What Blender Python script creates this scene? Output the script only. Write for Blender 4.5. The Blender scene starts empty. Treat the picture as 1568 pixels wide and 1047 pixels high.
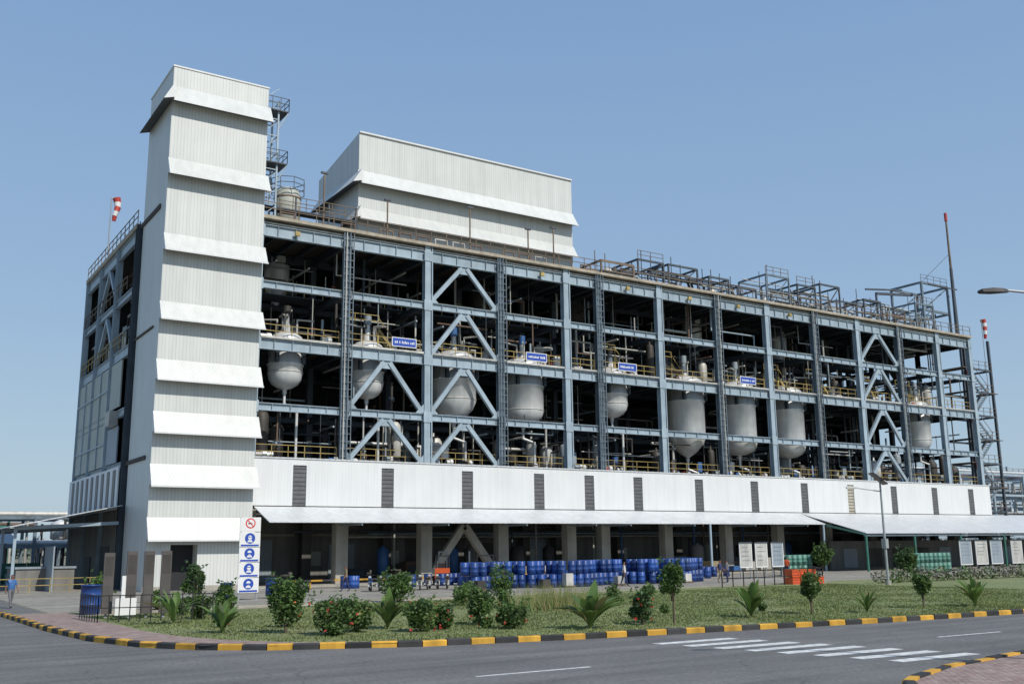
import bpy, math, random, bmesh
import numpy as np
from mathutils import Vector, Matrix, noise
random.seed(7)
scene=bpy.context.scene
COL=bpy.context.collection

# ------------------------------------------------------------ materials
MATS={}
def mat(name,col,rough=0.7,metal=0.0,var=0.15,vscale=1.5,bump=0.0,bscale=8.0,rib=0.0,ribp=0.25,island=0.0,dirt=0.0,trans=0.0):
    m=bpy.data.materials.new(name); m.use_nodes=True
    nt=m.node_tree; N=nt.nodes; L=nt.links
    b=N['Principled BSDF']; b.inputs['Roughness'].default_value=rough; b.inputs['Metallic'].default_value=metal
    geo=N.new('ShaderNodeNewGeometry')
    nz=N.new('ShaderNodeTexNoise'); nz.inputs['Scale'].default_value=vscale; nz.inputs['Detail'].default_value=5
    L.new(geo.outputs['Position'],nz.inputs['Vector'])
    mr=N.new('ShaderNodeMapRange'); mr.inputs[1].default_value=0.3; mr.inputs[2].default_value=0.7
    mr.inputs[3].default_value=1-var; mr.inputs[4].default_value=1+var
    L.new(nz.outputs['Fac'],mr.inputs[0])
    last=mr.outputs[0]
    def mul(x):
        nonlocal last
        mm=N.new('ShaderNodeMath'); mm.operation='MULTIPLY'; L.new(last,mm.inputs[0]); L.new(x,mm.inputs[1]); last=mm.outputs[0]
    if island>0:
        m2=N.new('ShaderNodeMapRange'); m2.inputs[3].default_value=1-island; m2.inputs[4].default_value=1+island
        L.new(geo.outputs['Random Per Island'],m2.inputs[0]); mul(m2.outputs[0])
    if dirt>0:
        mp=N.new('ShaderNodeMapping'); mp.inputs['Scale'].default_value=(1.6,1.6,0.12)
        L.new(geo.outputs['Position'],mp.inputs['Vector'])
        n3=N.new('ShaderNodeTexNoise'); n3.inputs['Scale'].default_value=1.3; n3.inputs['Detail'].default_value=5
        L.new(mp.outputs[0],n3.inputs['Vector'])
        m3=N.new('ShaderNodeMapRange'); m3.inputs[1].default_value=0.4; m3.inputs[2].default_value=0.75; m3.inputs[3].default_value=1; m3.inputs[4].default_value=1-dirt
        L.new(n3.outputs['Fac'],m3.inputs[0]); mul(m3.outputs[0])
    bumpsrc=None
    if rib>0:
        sx=N.new('ShaderNodeSeparateXYZ'); L.new(geo.outputs['Position'],sx.inputs[0])
        ad=N.new('ShaderNodeMath'); ad.operation='ADD'; L.new(sx.outputs[0],ad.inputs[0]); L.new(sx.outputs[1],ad.inputs[1])
        dv=N.new('ShaderNodeMath'); dv.operation='DIVIDE'; L.new(ad.outputs[0],dv.inputs[0]); dv.inputs[1].default_value=ribp
        fr=N.new('ShaderNodeMath'); fr.operation='FRACT'; L.new(dv.outputs[0],fr.inputs[0])
        pp=N.new('ShaderNodeMath'); pp.operation='PINGPONG'; L.new(fr.outputs[0],pp.inputs[0]); pp.inputs[1].default_value=0.5
        rp=N.new('ShaderNodeMapRange'); rp.inputs[1].default_value=0.04; rp.inputs[2].default_value=0.16; rp.inputs[3].default_value=1-rib; rp.inputs[4].default_value=1
        L.new(pp.outputs[0],rp.inputs[0]); mul(rp.outputs[0]); bumpsrc=rp.outputs[0]
    mx=N.new('ShaderNodeMix'); mx.data_type='RGBA'; mx.blend_type='MULTIPLY'; mx.inputs[0].default_value=1
    mx.inputs[6].default_value=(*col,1)
    cc=N.new('ShaderNodeCombineColor')
    for i in range(3): L.new(last,cc.inputs[i])
    L.new(cc.outputs[0],mx.inputs[7])
    L.new(mx.outputs[2],b.inputs['Base Color'])
    if bump>0:
        nb=N.new('ShaderNodeTexNoise'); nb.inputs['Scale'].default_value=bscale; nb.inputs['Detail'].default_value=6
        L.new(geo.outputs['Position'],nb.inputs['Vector'])
        bp=N.new('ShaderNodeBump'); bp.inputs['Strength'].default_value=bump; bp.inputs['Distance'].default_value=0.05
        L.new(nb.outputs['Fac'],bp.inputs['Height']); L.new(bp.outputs[0],b.inputs['Normal'])
    elif bumpsrc is not None:
        bp=N.new('ShaderNodeBump'); bp.inputs['Strength'].default_value=0.4; bp.inputs['Distance'].default_value=0.03
        L.new(bumpsrc,bp.inputs['Height']); L.new(bp.outputs[0],b.inputs['Normal'])
    if trans>0:
        tr=N.new('ShaderNodeBsdfTranslucent'); L.new(mx.outputs[2],tr.inputs['Color'])
        ms=N.new('ShaderNodeMixShader'); ms.inputs[0].default_value=trans
        L.new(b.outputs[0],ms.inputs[1]); L.new(tr.outputs[0],ms.inputs[2]); L.new(ms.outputs[0],N['Material Output'].inputs['Surface'])
    MATS[name]=m; return m

mat('white_clad',(0.62,0.635,0.605),0.45,0,0.04,0.4,rib=0.16,ribp=0.25,dirt=0.12,island=.025)
mat('white_wall',(0.69,0.70,0.69),0.5,0,0.03,0.4,rib=0.05,ribp=0.25,dirt=0.08,island=.02)
mat('white_roof',(0.61,0.625,0.625),0.45,0,0.06,0.6,rib=0.25,ribp=0.5,dirt=0.15)
mat('cream_clad',(0.42,0.44,0.39),0.55,0,0.06,0.5,rib=0.15,ribp=0.3,dirt=0.15,island=.05)
mat('grey_clad',(0.28,0.33,0.37),0.55,0,0.06,0.5,rib=0.15,ribp=0.3,dirt=0.15)
mat('shade_clad',(0.018,0.020,0.023),0.7,0,0.2,0.3,rib=0.2,ribp=0.3)  # near-black backdrop: the shade of the deep interior is put into the colour
mat('louvre_under',(0.075,0.085,0.095),0.7)  # shadow under the white flares and canopies, painted as dark grey
mat('louvre_glass',(0.12,0.12,0.12),0.5,0,0.2,2)
mat('beige_glass',(0.42,0.38,0.30),0.5,0,0.2,2)
mat('frame_blue',(0.33,0.41,0.465),0.42,0,0.12,1.0,dirt=0.18,island=.06)
mat('frame_mid',(0.155,0.20,0.235),0.5,0,0.25,1.0,dirt=.2)
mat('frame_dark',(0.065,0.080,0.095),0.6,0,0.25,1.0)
mat('frame_in',(0.040,0.055,0.070),0.6,0,0.25,1.0)  # dark copy of the frame blue, interior shade painted into it
mat('slab',(0.07,0.058,0.05),0.9,0,0.2,0.5)  # brown darkened so the colour itself carries the dimness between floors
mat('slab_edge',(0.40,0.35,0.27),0.8,0,0.15,0.8,dirt=0.3)
mat('concrete',(0.37,0.35,0.30),0.85,0,0.12,0.8,bump=0.2,dirt=0.25)
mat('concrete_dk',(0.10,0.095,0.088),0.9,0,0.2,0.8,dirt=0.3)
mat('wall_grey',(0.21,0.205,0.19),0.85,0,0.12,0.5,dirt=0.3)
mat('rail_yellow',(0.36,0.27,0.09),0.6,0,0.25,1.2,island=.15)
mat('rail_brown',(0.17,0.125,0.085),0.7,0,0.3,1.2)
mat('steel',(0.66,0.67,0.66),0.42,0.2,0.10,1.2,dirt=0.2)
mat('insul',(0.50,0.49,0.45),0.5,0.1,0.15,1.2,dirt=0.3,island=.2)
mat('pipe_dark',(0.05,0.045,0.04),0.6,0.1,0.3,1.0)
mat('pipe_rust',(0.15,0.10,0.075),0.75,0,0.3,1.0)
mat('pipe_green',(0.04,0.16,0.12),0.6)
mat('motor_blue',(0.04,0.12,0.30),0.5)
mat('paint_red',(0.45,0.05,0.035),0.5)
mat('paint_orange',(0.62,0.10,0.02),0.5)
mat('drum_blue',(0.018,0.06,0.23),0.4,0,0.3,0.9,island=0.35)
mat('drum_green',(0.09,0.22,0.17),0.45,0,0.2,0.9,island=.2)
mat('sign_blue',(0.02,0.07,0.38),0.45,0,0.05)
mat('sign_white',(0.72,0.72,0.70),0.5,0,0.04)
mat('sign_red',(0.6,0.03,0.03),0.5,0,0.04)
mat('black',(0.012,0.012,0.013),0.6)
mat('tyre',(0.02,0.02,0.02),0.8)
mat('kerb_yellow',(0.62,0.34,0.04),0.75,0,0.18,2.0,dirt=0.45,island=.12)
mat('kerb_black',(0.03,0.03,0.03),0.75,0,0.3,2.0,island=.4)
mat('road_white',(0.58,0.58,0.56),0.8,0,0.3,5.0)
mat('galv',(0.35,0.37,0.38),0.5,0.3,0.1)
mat('board_brown',(0.085,0.075,0.07),0.6,0,0.15)
mat('leaf',(0.085,0.150,0.036),0.6,0,0.25,1.0,island=0.45,trans=0.3)
mat('leaf_dark',(0.050,0.100,0.028),0.6,0,0.25,1.0,island=0.45,trans=0.25)
mat('leaf_light',(0.13,0.21,0.055),0.55,0,0.25,1.5,island=0.3,trans=0.35)
mat('leaf_dry',(0.24,0.22,0.09),0.7,0,0.25,1.5,island=0.35,trans=0.3)
mat('leaf_far',(0.13,0.17,0.15),0.9,0,0.2,0.1,island=0.2)  # paler grey-green: distance haze painted into the leaf colour
mat('grass_blade',(0.165,0.200,0.065),0.7,0,0.3,0.35,island=0.4,trans=0.3)
mat('flower_red',(0.50,0.04,0.03),0.6,0,0.1)
mat('flower_orange',(0.60,0.15,0.03),0.6,0,0.1)
mat('bark',(0.12,0.09,0.06),0.9,0,0.2)
mat('hedge_pale',(0.17,0.17,0.12),0.8,0,0.3,1.0,island=0.4)
mat('skin_tone',(0.22,0.11,0.07),0.6,0,0.05)
mat('hair',(0.01,0.01,0.01),0.7)
mat('cloth_navy',(0.03,0.04,0.10),0.9)
mat('cloth_white',(0.55,0.55,0.55),0.9)
mat('cloth_grey',(0.15,0.15,0.16),0.9)
mat('cloth_khaki',(0.25,0.2,0.12),0.9)
mat('solar',(0.01,0.012,0.03),0.2)

def ground_mat(name,cols,scales,bump,bscale,rough=0.9,brick=None,streak=None,cracks=False):
    m=bpy.data.materials.new(name); m.use_nodes=True; nt=m.node_tree; N=nt.nodes; L=nt.links
    b=N['Principled BSDF']; b.inputs['Roughness'].default_value=rough
    geo=N.new('ShaderNodeNewGeometry')
    n1=N.new('ShaderNodeTexNoise'); n1.inputs['Scale'].default_value=scales[0]; n1.inputs['Detail'].default_value=8; n1.inputs['Roughness'].default_value=0.65
    n2=N.new('ShaderNodeTexNoise'); n2.inputs['Scale'].default_value=scales[1]; n2.inputs['Detail'].default_value=6
    L.new(geo.outputs['Position'],n1.inputs['Vector']); L.new(geo.outputs['Position'],n2.inputs['Vector'])
    r=N.new('ShaderNodeValToRGB'); r.color_ramp.elements[0].position=0.35; r.color_ramp.elements[1].position=0.65
    r.color_ramp.elements[0].color=(*cols[0],1); r.color_ramp.elements[1].color=(*cols[1],1)
    L.new(n1.outputs['Fac'],r.inputs[0])
    mr=N.new('ShaderNodeMapRange'); mr.inputs[1].default_value=0.3; mr.inputs[2].default_value=0.7; mr.inputs[3].default_value=0.75; mr.inputs[4].default_value=1.22
    L.new(n2.outputs['Fac'],mr.inputs[0]); last=mr.outputs[0]
    def mul(x):
        nonlocal last
        mm=N.new('ShaderNodeMath'); mm.operation='MULTIPLY'; L.new(last,mm.inputs[0]); L.new(x,mm.inputs[1]); last=mm.outputs[0]
    if streak:
        mp=N.new('ShaderNodeMapping'); mp.inputs['Scale'].default_value=streak; mp.inputs['Rotation'].default_value=(0,0,.04); L.new(geo.outputs['Position'],mp.inputs['Vector'])
        n3=N.new('ShaderNodeTexNoise'); n3.inputs['Scale'].default_value=1; n3.inputs['Detail'].default_value=5; L.new(mp.outputs[0],n3.inputs['Vector'])
        m3=N.new('ShaderNodeMapRange'); m3.inputs[1].default_value=0.35; m3.inputs[2].default_value=0.65; m3.inputs[3].default_value=.8; m3.inputs[4].default_value=1.15; L.new(n3.outputs['Fac'],m3.inputs[0]); mul(m3.outputs[0])
    if cracks:
        vo=N.new('ShaderNodeTexVoronoi'); vo.feature='DISTANCE_TO_EDGE'; vo.inputs['Scale'].default_value=.22
        n4=N.new('ShaderNodeTexNoise'); n4.inputs['Scale'].default_value=.8; n4.inputs['Detail'].default_value=6; L.new(geo.outputs['Position'],n4.inputs['Vector'])
        mv=N.new('ShaderNodeVectorMath'); mv.operation='MULTIPLY_ADD'; L.new(n4.outputs['Color'],mv.inputs[0]); mv.inputs[1].default_value=(1.6,1.6,0); L.new(geo.outputs['Position'],mv.inputs[2])
        L.new(mv.outputs[0],vo.inputs['Vector'])
        m4=N.new('ShaderNodeMapRange'); m4.inputs[1].default_value=0; m4.inputs[2].default_value=0.006; m4.inputs[3].default_value=.65; m4.inputs[4].default_value=1; L.new(vo.outputs['Distance'],m4.inputs[0]); mul(m4.outputs[0])
    mx=N.new('ShaderNodeMix'); mx.data_type='RGBA'; mx.blend_type='MULTIPLY'; mx.inputs[0].default_value=1
    cc=N.new('ShaderNodeCombineColor')
    for i in range(3): L.new(last,cc.inputs[i])
    src=r.outputs[0]
    if brick:
        bk=N.new('ShaderNodeTexBrick'); bk.inputs['Scale'].default_value=brick; L.new(geo.outputs['Position'],bk.inputs['Vector'])
        bk.inputs['Color1'].default_value=(*cols[0],1); bk.inputs['Color2'].default_value=(*cols[1],1); bk.inputs['Mortar'].default_value=(0.12,0.10,0.09,1)
        bk.inputs['Mortar Size'].default_value=0.03
        src=bk.outputs[0]
    L.new(src,mx.inputs[6]); L.new(cc.outputs[0],mx.inputs[7]); L.new(mx.outputs[2],b.inputs['Base Color'])
    nb=N.new('ShaderNodeTexNoise'); nb.inputs['Scale'].default_value=bscale; nb.inputs['Detail'].default_value=6; L.new(geo.outputs['Position'],nb.inputs['Vector'])
    bp=N.new('ShaderNodeBump'); bp.inputs['Strength'].default_value=bump; bp.inputs['Distance'].default_value=0.02
    L.new(nb.outputs['Fac'],bp.inputs['Height']); L.new(bp.outputs[0],b.inputs['Normal'])
    MATS[name]=m
ground_mat('earth',((0.22,0.19,0.14),(0.15,0.16,0.09)),(0.05,0.6),0.5,4)
ground_mat('asphalt',((0.118,0.116,0.112),(0.155,0.151,0.143)),(0.25,9.0),0.5,30,streak=(.06,1.1,1),cracks=True)
ground_mat('yard',((0.22,0.20,0.17),(0.30,0.28,0.24)),(0.15,2.0),0.3,10,streak=(.1,.6,1))
ground_mat('lawn',((0.145,0.180,0.065),(0.205,0.215,0.095)),(0.22,3.5),0.8,14)
ground_mat('paver',((0.30,0.19,0.16),(0.38,0.29,0.25)),(0.5,3.0),0.3,10,brick=2.5)
ground_mat('sand',((0.30,0.25,0.18),(0.38,0.33,0.25)),(0.3,3.0),0.3,10)

# ------------------------------------------------------------ mesh builder
class MB:
    def __init__(s): s.v=[];s.f=[];s.m=[];s.sm=[]
    def add(s,vs,fs,m,smooth=False):
        o=len(s.v); s.v.extend([tuple(p) for p in vs])
        for f in fs: s.f.append([i+o for i in f]); s.m.append(m); s.sm.append(smooth)
    def box(s,x0,x1,y0,y1,z0,z1,m):
        s.add([(x0,y0,z0),(x1,y0,z0),(x1,y1,z0),(x0,y1,z0),(x0,y0,z1),(x1,y0,z1),(x1,y1,z1),(x0,y1,z1)],
              [(0,3,2,1),(4,5,6,7),(0,1,5,4),(1,2,6,5),(2,3,7,6),(3,0,4,7)],m)
    def beam(s,p,q,w,h,m,up=None):
        p=Vector(p);q=Vector(q);d=(q-p)
        if d.length<1e-6: return
        d.normalize(); u=Vector(up) if up else (Vector((0,0,1)) if abs(d.z)<0.95 else Vector((0,1,0)))
        a=d.cross(u).normalized()*(w/2); b=a.cross(d).normalized()*(h/2)
        s.add([p-a-b,p+a-b,p+a+b,p-a+b,q-a-b,q+a-b,q+a+b,q-a+b],[(0,1,2,3),(7,6,5,4),(0,4,5,1),(1,5,6,2),(2,6,7,3),(3,7,4,0)],m)
    def cyl(s,p,q,r0,r1,m,n=8,caps=True):
        p=Vector(p);q=Vector(q);d=(q-p)
        if d.length<1e-6: return
        d.normalize(); u=Vector((0,0,1)) if abs(d.z)<0.9 else Vector((1,0,0))
        a=d.cross(u).normalized(); b=a.cross(d)
        vs=[]
        for c,r in ((p,r0),(q,r1)):
            for i in range(n):
                t=2*math.pi*i/n; vs.append(c+a*(r*math.cos(t))+b*(r*math.sin(t)))
        s.add(vs,[(i,(i+1)%n,n+(i+1)%n,n+i) for i in range(n)],m,True)
        if caps:
            s.add(vs[:n],[tuple(range(n-1,-1,-1))],m); s.add(vs[n:],[tuple(range(n))],m)
    def tube(s,pts,r,m,n=8):
        for i in range(len(pts)-1): s.cyl(pts[i],pts[i+1],r,r,m,n)
        for p in pts[1:-1]: s.ball(p,r*1.12,m,n,4)
    def ball(s,c,r,m,n=8,k=5,sz=1.0):
        s.lathe(c[0],c[1],[(r*math.sin(math.pi*i/k),c[2]-sz*r*math.cos(math.pi*i/k)) for i in range(k+1)],m,n)
    def lathe(s,cx,cy,prof,m,n=16):
        vs=[]
        for r,z in prof:
            for i in range(n):
                t=2*math.pi*i/n; vs.append((cx+r*math.cos(t),cy+r*math.sin(t),z))
        fs=[]
        for j in range(len(prof)-1):
            for i in range(n): fs.append((j*n+i,j*n+(i+1)%n,(j+1)*n+(i+1)%n,(j+1)*n+i))
        s.add(vs,fs,m,True)
    def poly(s,pts,m): s.add(pts,[tuple(range(len(pts)))],m)
    def rail(s,p,q,h,m,sp=1.5,t=0.05,rails=(1.0,0.55)):
        p=Vector(p);q=Vector(q);n=max(1,int((q-p).length/sp))
        for i in range(n+1):
            c=p.lerp(q,i/n); s.beam(c,c+Vector((0,0,h)),t,t,m)
        for k in rails: s.beam(p+Vector((0,0,h*k)),q+Vector((0,0,h*k)),t,t,m)
    def disc(s,c,r,m,nrm=(0,-1,0),n=20):
        nrm=Vector(nrm).normalized(); a=nrm.cross(Vector((0,0,1))).normalized(); b=a.cross(nrm)
        s.poly([Vector(c)+a*(r*math.cos(2*math.pi*i/n))+b*(r*math.sin(2*math.pi*i/n)) for i in range(n)],m)
    def build(s,name,parent=None,loc=None,rotz=0):
        me=bpy.data.meshes.new(name); me.from_pydata(s.v,[],s.f)
        names=[]
        for x in s.m:
            if x not in names: names.append(x)
        for x in names: me.materials.append(MATS[x])
        ix={x:i for i,x in enumerate(names)}
        me.polygons.foreach_set('material_index',[ix[x] for x in s.m])
        me.polygons.foreach_set('use_smooth',s.sm); me.update()
        o=bpy.data.objects.new(name,me); COL.objects.link(o)
        if parent: o.parent=parent
        if loc is not None: o.location=loc
        o.rotation_euler[2]=rotz
        return o
def empty(name,loc=(0,0,0)):
    e=bpy.data.objects.new(name,None); COL.objects.link(e); e.location=loc; return e

# ------------------------------------------------------------ camera
H=2.7;A=math.radians(56.95);T=math.radians(11.56);R=0.012
fw=Vector((math.cos(T)*math.cos(A),math.cos(T)*math.sin(A),math.sin(T)))
rt=Vector((math.sin(A),-math.cos(A),0)); up=rt.cross(fw)
cu=up*math.cos(R)+rt*math.sin(R); cr=rt*math.cos(R)-up*math.sin(R)
cd=bpy.data.cameras.new('camera'); cam=bpy.data.objects.new('camera',cd); COL.objects.link(cam)
M=Matrix((cr,cu,-fw)).transposed().to_4x4(); M.translation=Vector((0,0,H)); cam.matrix_world=M
cd.sensor_width=36; cd.lens=1540/1568*36; cd.clip_end=8000; cd.clip_start=0.1
scene.camera=cam
# ------------------------------------------------------------ light
SD=Vector((0.22,-1.0,0)).normalized(); EL=math.radians(45)
sl=bpy.data.lights.new('sun','SUN'); sl.energy=3.9; sl.angle=math.radians(0.5); sl.color=(1,0.95,0.87)
so=bpy.data.objects.new('sun',sl); COL.objects.link(so); so.location=(0,-50,100)
tosun=Vector((SD.x*math.cos(EL),SD.y*math.cos(EL),math.sin(EL)))
so.rotation_euler=tosun.to_track_quat('Z','Y').to_euler()
w=bpy.data.worlds.new('World'); scene.world=w; w.use_nodes=True; nt=w.node_tree
sk=nt.nodes.new('ShaderNodeTexSky'); sk.sky_type='NISHITA'; sk.sun_disc=False; sk.sun_elevation=EL
sk.sun_rotation=math.atan2(SD.x,SD.y); sk.air_density=1.5; sk.dust_density=1.0; sk.ozone_density=2.5; sk.altitude=0
# humid summer haze: blend the clear-air model with a haze-blue that pales to the horizon
tc=nt.nodes.new('ShaderNodeTexCoord'); sp=nt.nodes.new('ShaderNodeSeparateXYZ'); nt.links.new(tc.outputs['Generated'],sp.inputs[0])
rp=nt.nodes.new('ShaderNodeValToRGB'); nt.links.new(sp.outputs[2],rp.inputs[0])
e=rp.color_ramp.elements; e[0].position=0.0; e[0].color=(2.75,3.70,4.50,1); e[1].position=0.65; e[1].color=(1.15,2.1,3.8,1)
k=e.new(0.22); k.color=(1.98,2.95,4.3,1)
mxw=nt.nodes.new('ShaderNodeMix'); mxw.data_type='RGBA'; mxw.inputs[0].default_value=0.88; mxw.clamp_result=False
nt.links.new(sk.outputs[0],mxw.inputs[6]); nt.links.new(rp.outputs[0],mxw.inputs[7])
nt.links.new(mxw.outputs[2],nt.nodes['Background'].inputs[0]); nt.nodes['Background'].inputs[1].default_value=0.15
scene.view_settings.view_transform='Standard'; scene.view_settings.look='None'; scene.view_settings.exposure=0

# ------------------------------------------------------------ ground
KERB=[(5.6,140),(5.8,60),(6.0,49.7),(6.2,40),(6.6,34.5),(7.4,31.3),(8.6,29.3),(10.1,28.0),(13.8,26.2),(18.7,25.1),(25,24.2),(30.4,23.4),(38.5,22.8),(60,22.0),(250,18)]
g=MB(); g.poly([(-3000,-3000,0),(3000,-3000,0),(3000,3000,0),(-3000,3000,0)],'earth'); g.build('ground')
g=MB(); g.poly([(-9,-40,.004),(260,-40,.004),(260,30,.004),(8,30,.004),(8,200,.004),(-9,200,.004)],'asphalt'); g.build('road')
g=MB(); g.poly([(8.1,49.5,.008),(260,49.5,.008),(260,200,.008),(8.1,200,.008)],'yard'); g.build('concrete_yard')
pts=[k for k in KERB if k[1]<50.5 and k[0]<249]
lp=[(6.02,50)]+[p for p in pts if p[1]<49.6]+[(250,18),(250,46),(60,50)]
g=MB(); g.poly([(p[0]+0.05,p[1]+0.05,0.12) for p in lp],'lawn'); g.build('lawn')
outer=[(6.0,49.7),(6.2,40),(6.6,34.5),(7.4,31.3),(8.6,29.3),(10.1,28.0),(13.8,26.2)]
inner=[(8.6,49.7),(8.5,41),(8.6,36),(9.0,33),(9.8,30.6),(11.0,28.7),(13.9,26.6)]
g=MB()
for i in range(len(outer)-1):
    g.poly([(*outer[i],.125),(*outer[i+1],.125),(*inner[i+1],.125),(*inner[i],.125)],'paver')
g.build('brick_path')
g=MB(); g.poly([(8.7,46.2,.129),(30,47.2,.129),(30,49.4,.129),(8.7,49.4,.129)],'sand'); g.poly([(30,48.2,.129),(58,48.0,.129),(58,49.3,.129),(30,49.4,.129)],'sand'); g.build('sand_path')
def resample(P,step):
    out=[];P=[Vector((*p,0)) for p in P]; carry=0
    for a,b in zip(P,P[1:]):
        L=(b-a).length; t=carry
        while t<L: out.append(a.lerp(b,t/L)); t+=step
        carry=t-L
    return out
def kerb(P,name,w=0.22,h=0.17,step=0.72):
    g=MB(); R_=resample(P,step)
    for i,(a,b) in enumerate(zip(R_,R_[1:])):
        d=(b-a).normalized(); n=Vector((-d.y,d.x,0))*w; hh=Vector((0,0,h+random.uniform(-.012,.012)))
        a2=a+d*random.uniform(.004,.02); b2=b-d*random.uniform(.004,.02); j=n*random.uniform(-.08,.08); a2+=j;b2+=j
        c=n*0.15
        vs=[a2,b2,b2+n,a2+n,a2+hh*.85,b2+hh*.85,b2+n+hh,a2+n+hh,a2+c+hh,b2+c+hh]
        g.add(vs,[(0,1,5,4),(4,5,9,8),(8,9,6,7),(2,3,7,6),(0,4,8,7,3),(1,2,6,9,5)],'kerb_yellow' if i%2 else 'kerb_black')
    g.build(name)
kerb(KERB,'kerb')
K2=[(14,-30),(14,4),(14.4,8.5),(15.4,11.3),(17.2,12.9),(19.8,13.8),(24.4,14.5),(60,14.3),(250,11)]
kerb([(p[0],p[1]) for p in reversed(K2)],'kerb')
g=MB(); g.poly([(p[0]+.1,p[1]-.1,.13) for p in K2]+[(250,-30,.13)],'paver'); g.build('pavement')
g=MB()
for i,y in enumerate([22.3,21.3,20.3,19.35,18.4,17.4,16.45,15.5]):
    x0=19.4+0.2*i; g.poly([(x0,y,.009),(x0+2.9,y-.1,.009),(x0+2.9,y+.34,.009),(x0,y+.44,.009)],'road_white')
for x0 in (-3,4.3,11.6,27.0,34,41,48,56,64,72,80):
    y=19.75-.035*x0; g.poly([(x0,y,.009),(x0+3.0,y-.1,.009),(x0+3.0,y+.03,.009),(x0,y+.13,.009)],'road_white')
g.build('road_marking')

# ------------------------------------------------------------ BUILDING
B=empty('process_plant_building')
GX=[25,32.5,40,47.5,54.8,58.7,66.4,74.4,81.9,89.5,97,104.6,112.3,119.2]
DARK={32.5,47.5,58.7,74.4,89.5,104.6}
YF=75.0; ROWS=[82.5,90,97.5,102]
fr=MB()
def Hcol(x,y,z0,z1,m,w=0.5):
    fr.box(x-w/2,x+w/2,y-w/2,y-w/2+.05,z0,z1,m); fr.box(x-w/2,x+w/2,y+w/2-.05,y+w/2,z0,z1,m); fr.box(x-.03,x+.03,y-w/2+.05,y+w/2-.05,z0,z1,m)
def Ibeam(x0,x1,y,zt,d,m,w=0.36):
    fr.box(x0,x1,y-.02,y+.02,zt-d+.05,zt-.05,m); fr.box(x0,x1,y-w/2,y+w/2,zt-.05,zt,m); fr.box(x0,x1,y-w/2,y+w/2,zt-d,zt-d+.05,m)
def IbeamY(x,y0,y1,zt,d,m,w=0.3):
    fr.box(x-.02,x+.02,y0,y1,zt-d+.05,zt-.05,m); fr.box(x-w/2,x+w/2,y0,y1,zt-.05,zt,m); fr.box(x-w/2,x+w/2,y0,y1,zt-d,zt-d+.05,m)
LV=[(28.2,0.95),(23.6,0.6),(18.95,0.85),(13.9,0.6)]
for i,x in enumerate(GX):
    m='frame_mid' if x in DARK else 'frame_blue'
    Hcol(x,YF,9.62,28.6,m,0.55)
    for z in (13.6,18.5,23.3,27.7): fr.box(x-.36,x+.36,YF-.33,YF-.28,z-.45,z+.45,m)
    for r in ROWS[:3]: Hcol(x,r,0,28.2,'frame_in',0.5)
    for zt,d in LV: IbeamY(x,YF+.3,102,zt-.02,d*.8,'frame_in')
for a,b in zip(GX,GX[1:]):
    for zt,d in LV:
        Ibeam(a+.03,b-.03,YF,zt,d,'frame_blue')
        k=a+1.5
        while k<b-.8: fr.box(k-.015,k+.015,YF-.17,YF-.02,zt-d+.05,zt-.05,'frame_blue'); k+=1.5
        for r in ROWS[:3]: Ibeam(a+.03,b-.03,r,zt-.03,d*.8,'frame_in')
    for k in range(1,4):
        xx=a+(b-a)*k/4
        for zt in (28.2,18.95): IbeamY(xx,YF+.3,100,zt-.06,0.4,'frame_in',.2)
for a,b in zip(GX,GX[1:]): fr.beam((a+.3,YF-.1,28.35),(b-.3,YF-.1,28.35),.12,.12,'insul')
def chev(x0,x1,z0,z1,y=YF,m='frame_blue',w=.36):
    xm=(x0+x1)/2
    fr.beam((x0+.3,y,z0+.1),(xm-.25,y,z1-.1),w,.3,m,up=(0,1,0)); fr.beam((x1-.3,y,z0+.1),(xm+.25,y,z1-.1),w,.3,m,up=(0,1,0))
    fr.box(xm-.6,xm+.6,y-.06,y+.06,z1-.65,z1,m)
    for xx,sg in ((x0,1),(x1,-1)): fr.poly([(xx,y-.2,z0),(xx+sg*1.0,y-.2,z0),(xx,y-.2,z0+1.0)],m)
for x0,x1,l in ((32.5,40,2),(40,47.5,4),(97,104.6,4)):
    for a,b in [(9.6,13.3),(13.9,18.1),(18.95,23.0),(23.6,27.25)][:l]: chev(x0+.1,x1-.1,a,b)
for y in (81.6,88.5,95.5,102):
    Hcol(17.3,y,0,28.6,'frame_blue' if y>82 else 'frame_in',.5)
for y0,y1 in ((81.9,88.2),(88.8,95.2),(95.8,101.7)):
    for zt,d in LV: IbeamY(17.3,y0,y1,zt,d,'frame_blue')
    IbeamY(17.3,y0,y1,9.6,.6,'frame_blue')
for z0,z1 in ((23.8,27.2),(19.2,22.8)):
    fr.beam((17.3,88.6,z0),(17.3,92,z1),.3,.3,'frame_blue'); fr.beam((17.3,95.4,z0),(17.3,92,z1),.3,.3,'frame_blue')
for y in (82.5,90): Hcol(119.2,y,9,28.6,'frame_blue',.5)
fr.build('steel_frame',B)
cl=MB()
for x in sorted(DARK):
    for dx in (-.42,.45): cl.beam((x+dx,YF-.42,9.7),(x+dx,YF-.42,28.8),.06,.1,'frame_mid')
    z=10.
    while z<28.5: cl.beam((x-.42,YF-.42,z),(x+.45,YF-.42,z),.05,.05,'frame_mid'); z+=.6
    for dx in (-.2,.12): cl.cyl((x+dx,YF-.46,9.7),(x+dx,YF-.46,28.6),.05,.05,random.choice(['frame_mid','frame_dark','insul']),6)
for x in GX[2::2]: cl.cyl((x+.42,YF-.25,9.7),(x+.42,YF-.25,28.6),.07,.07,'frame_blue',6)
cl.build('cable_ladders',B)
s=MB()
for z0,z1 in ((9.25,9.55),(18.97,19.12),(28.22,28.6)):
    s.box(17.3,119.4,75.35,102.2,z0,z1,'slab')
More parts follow.
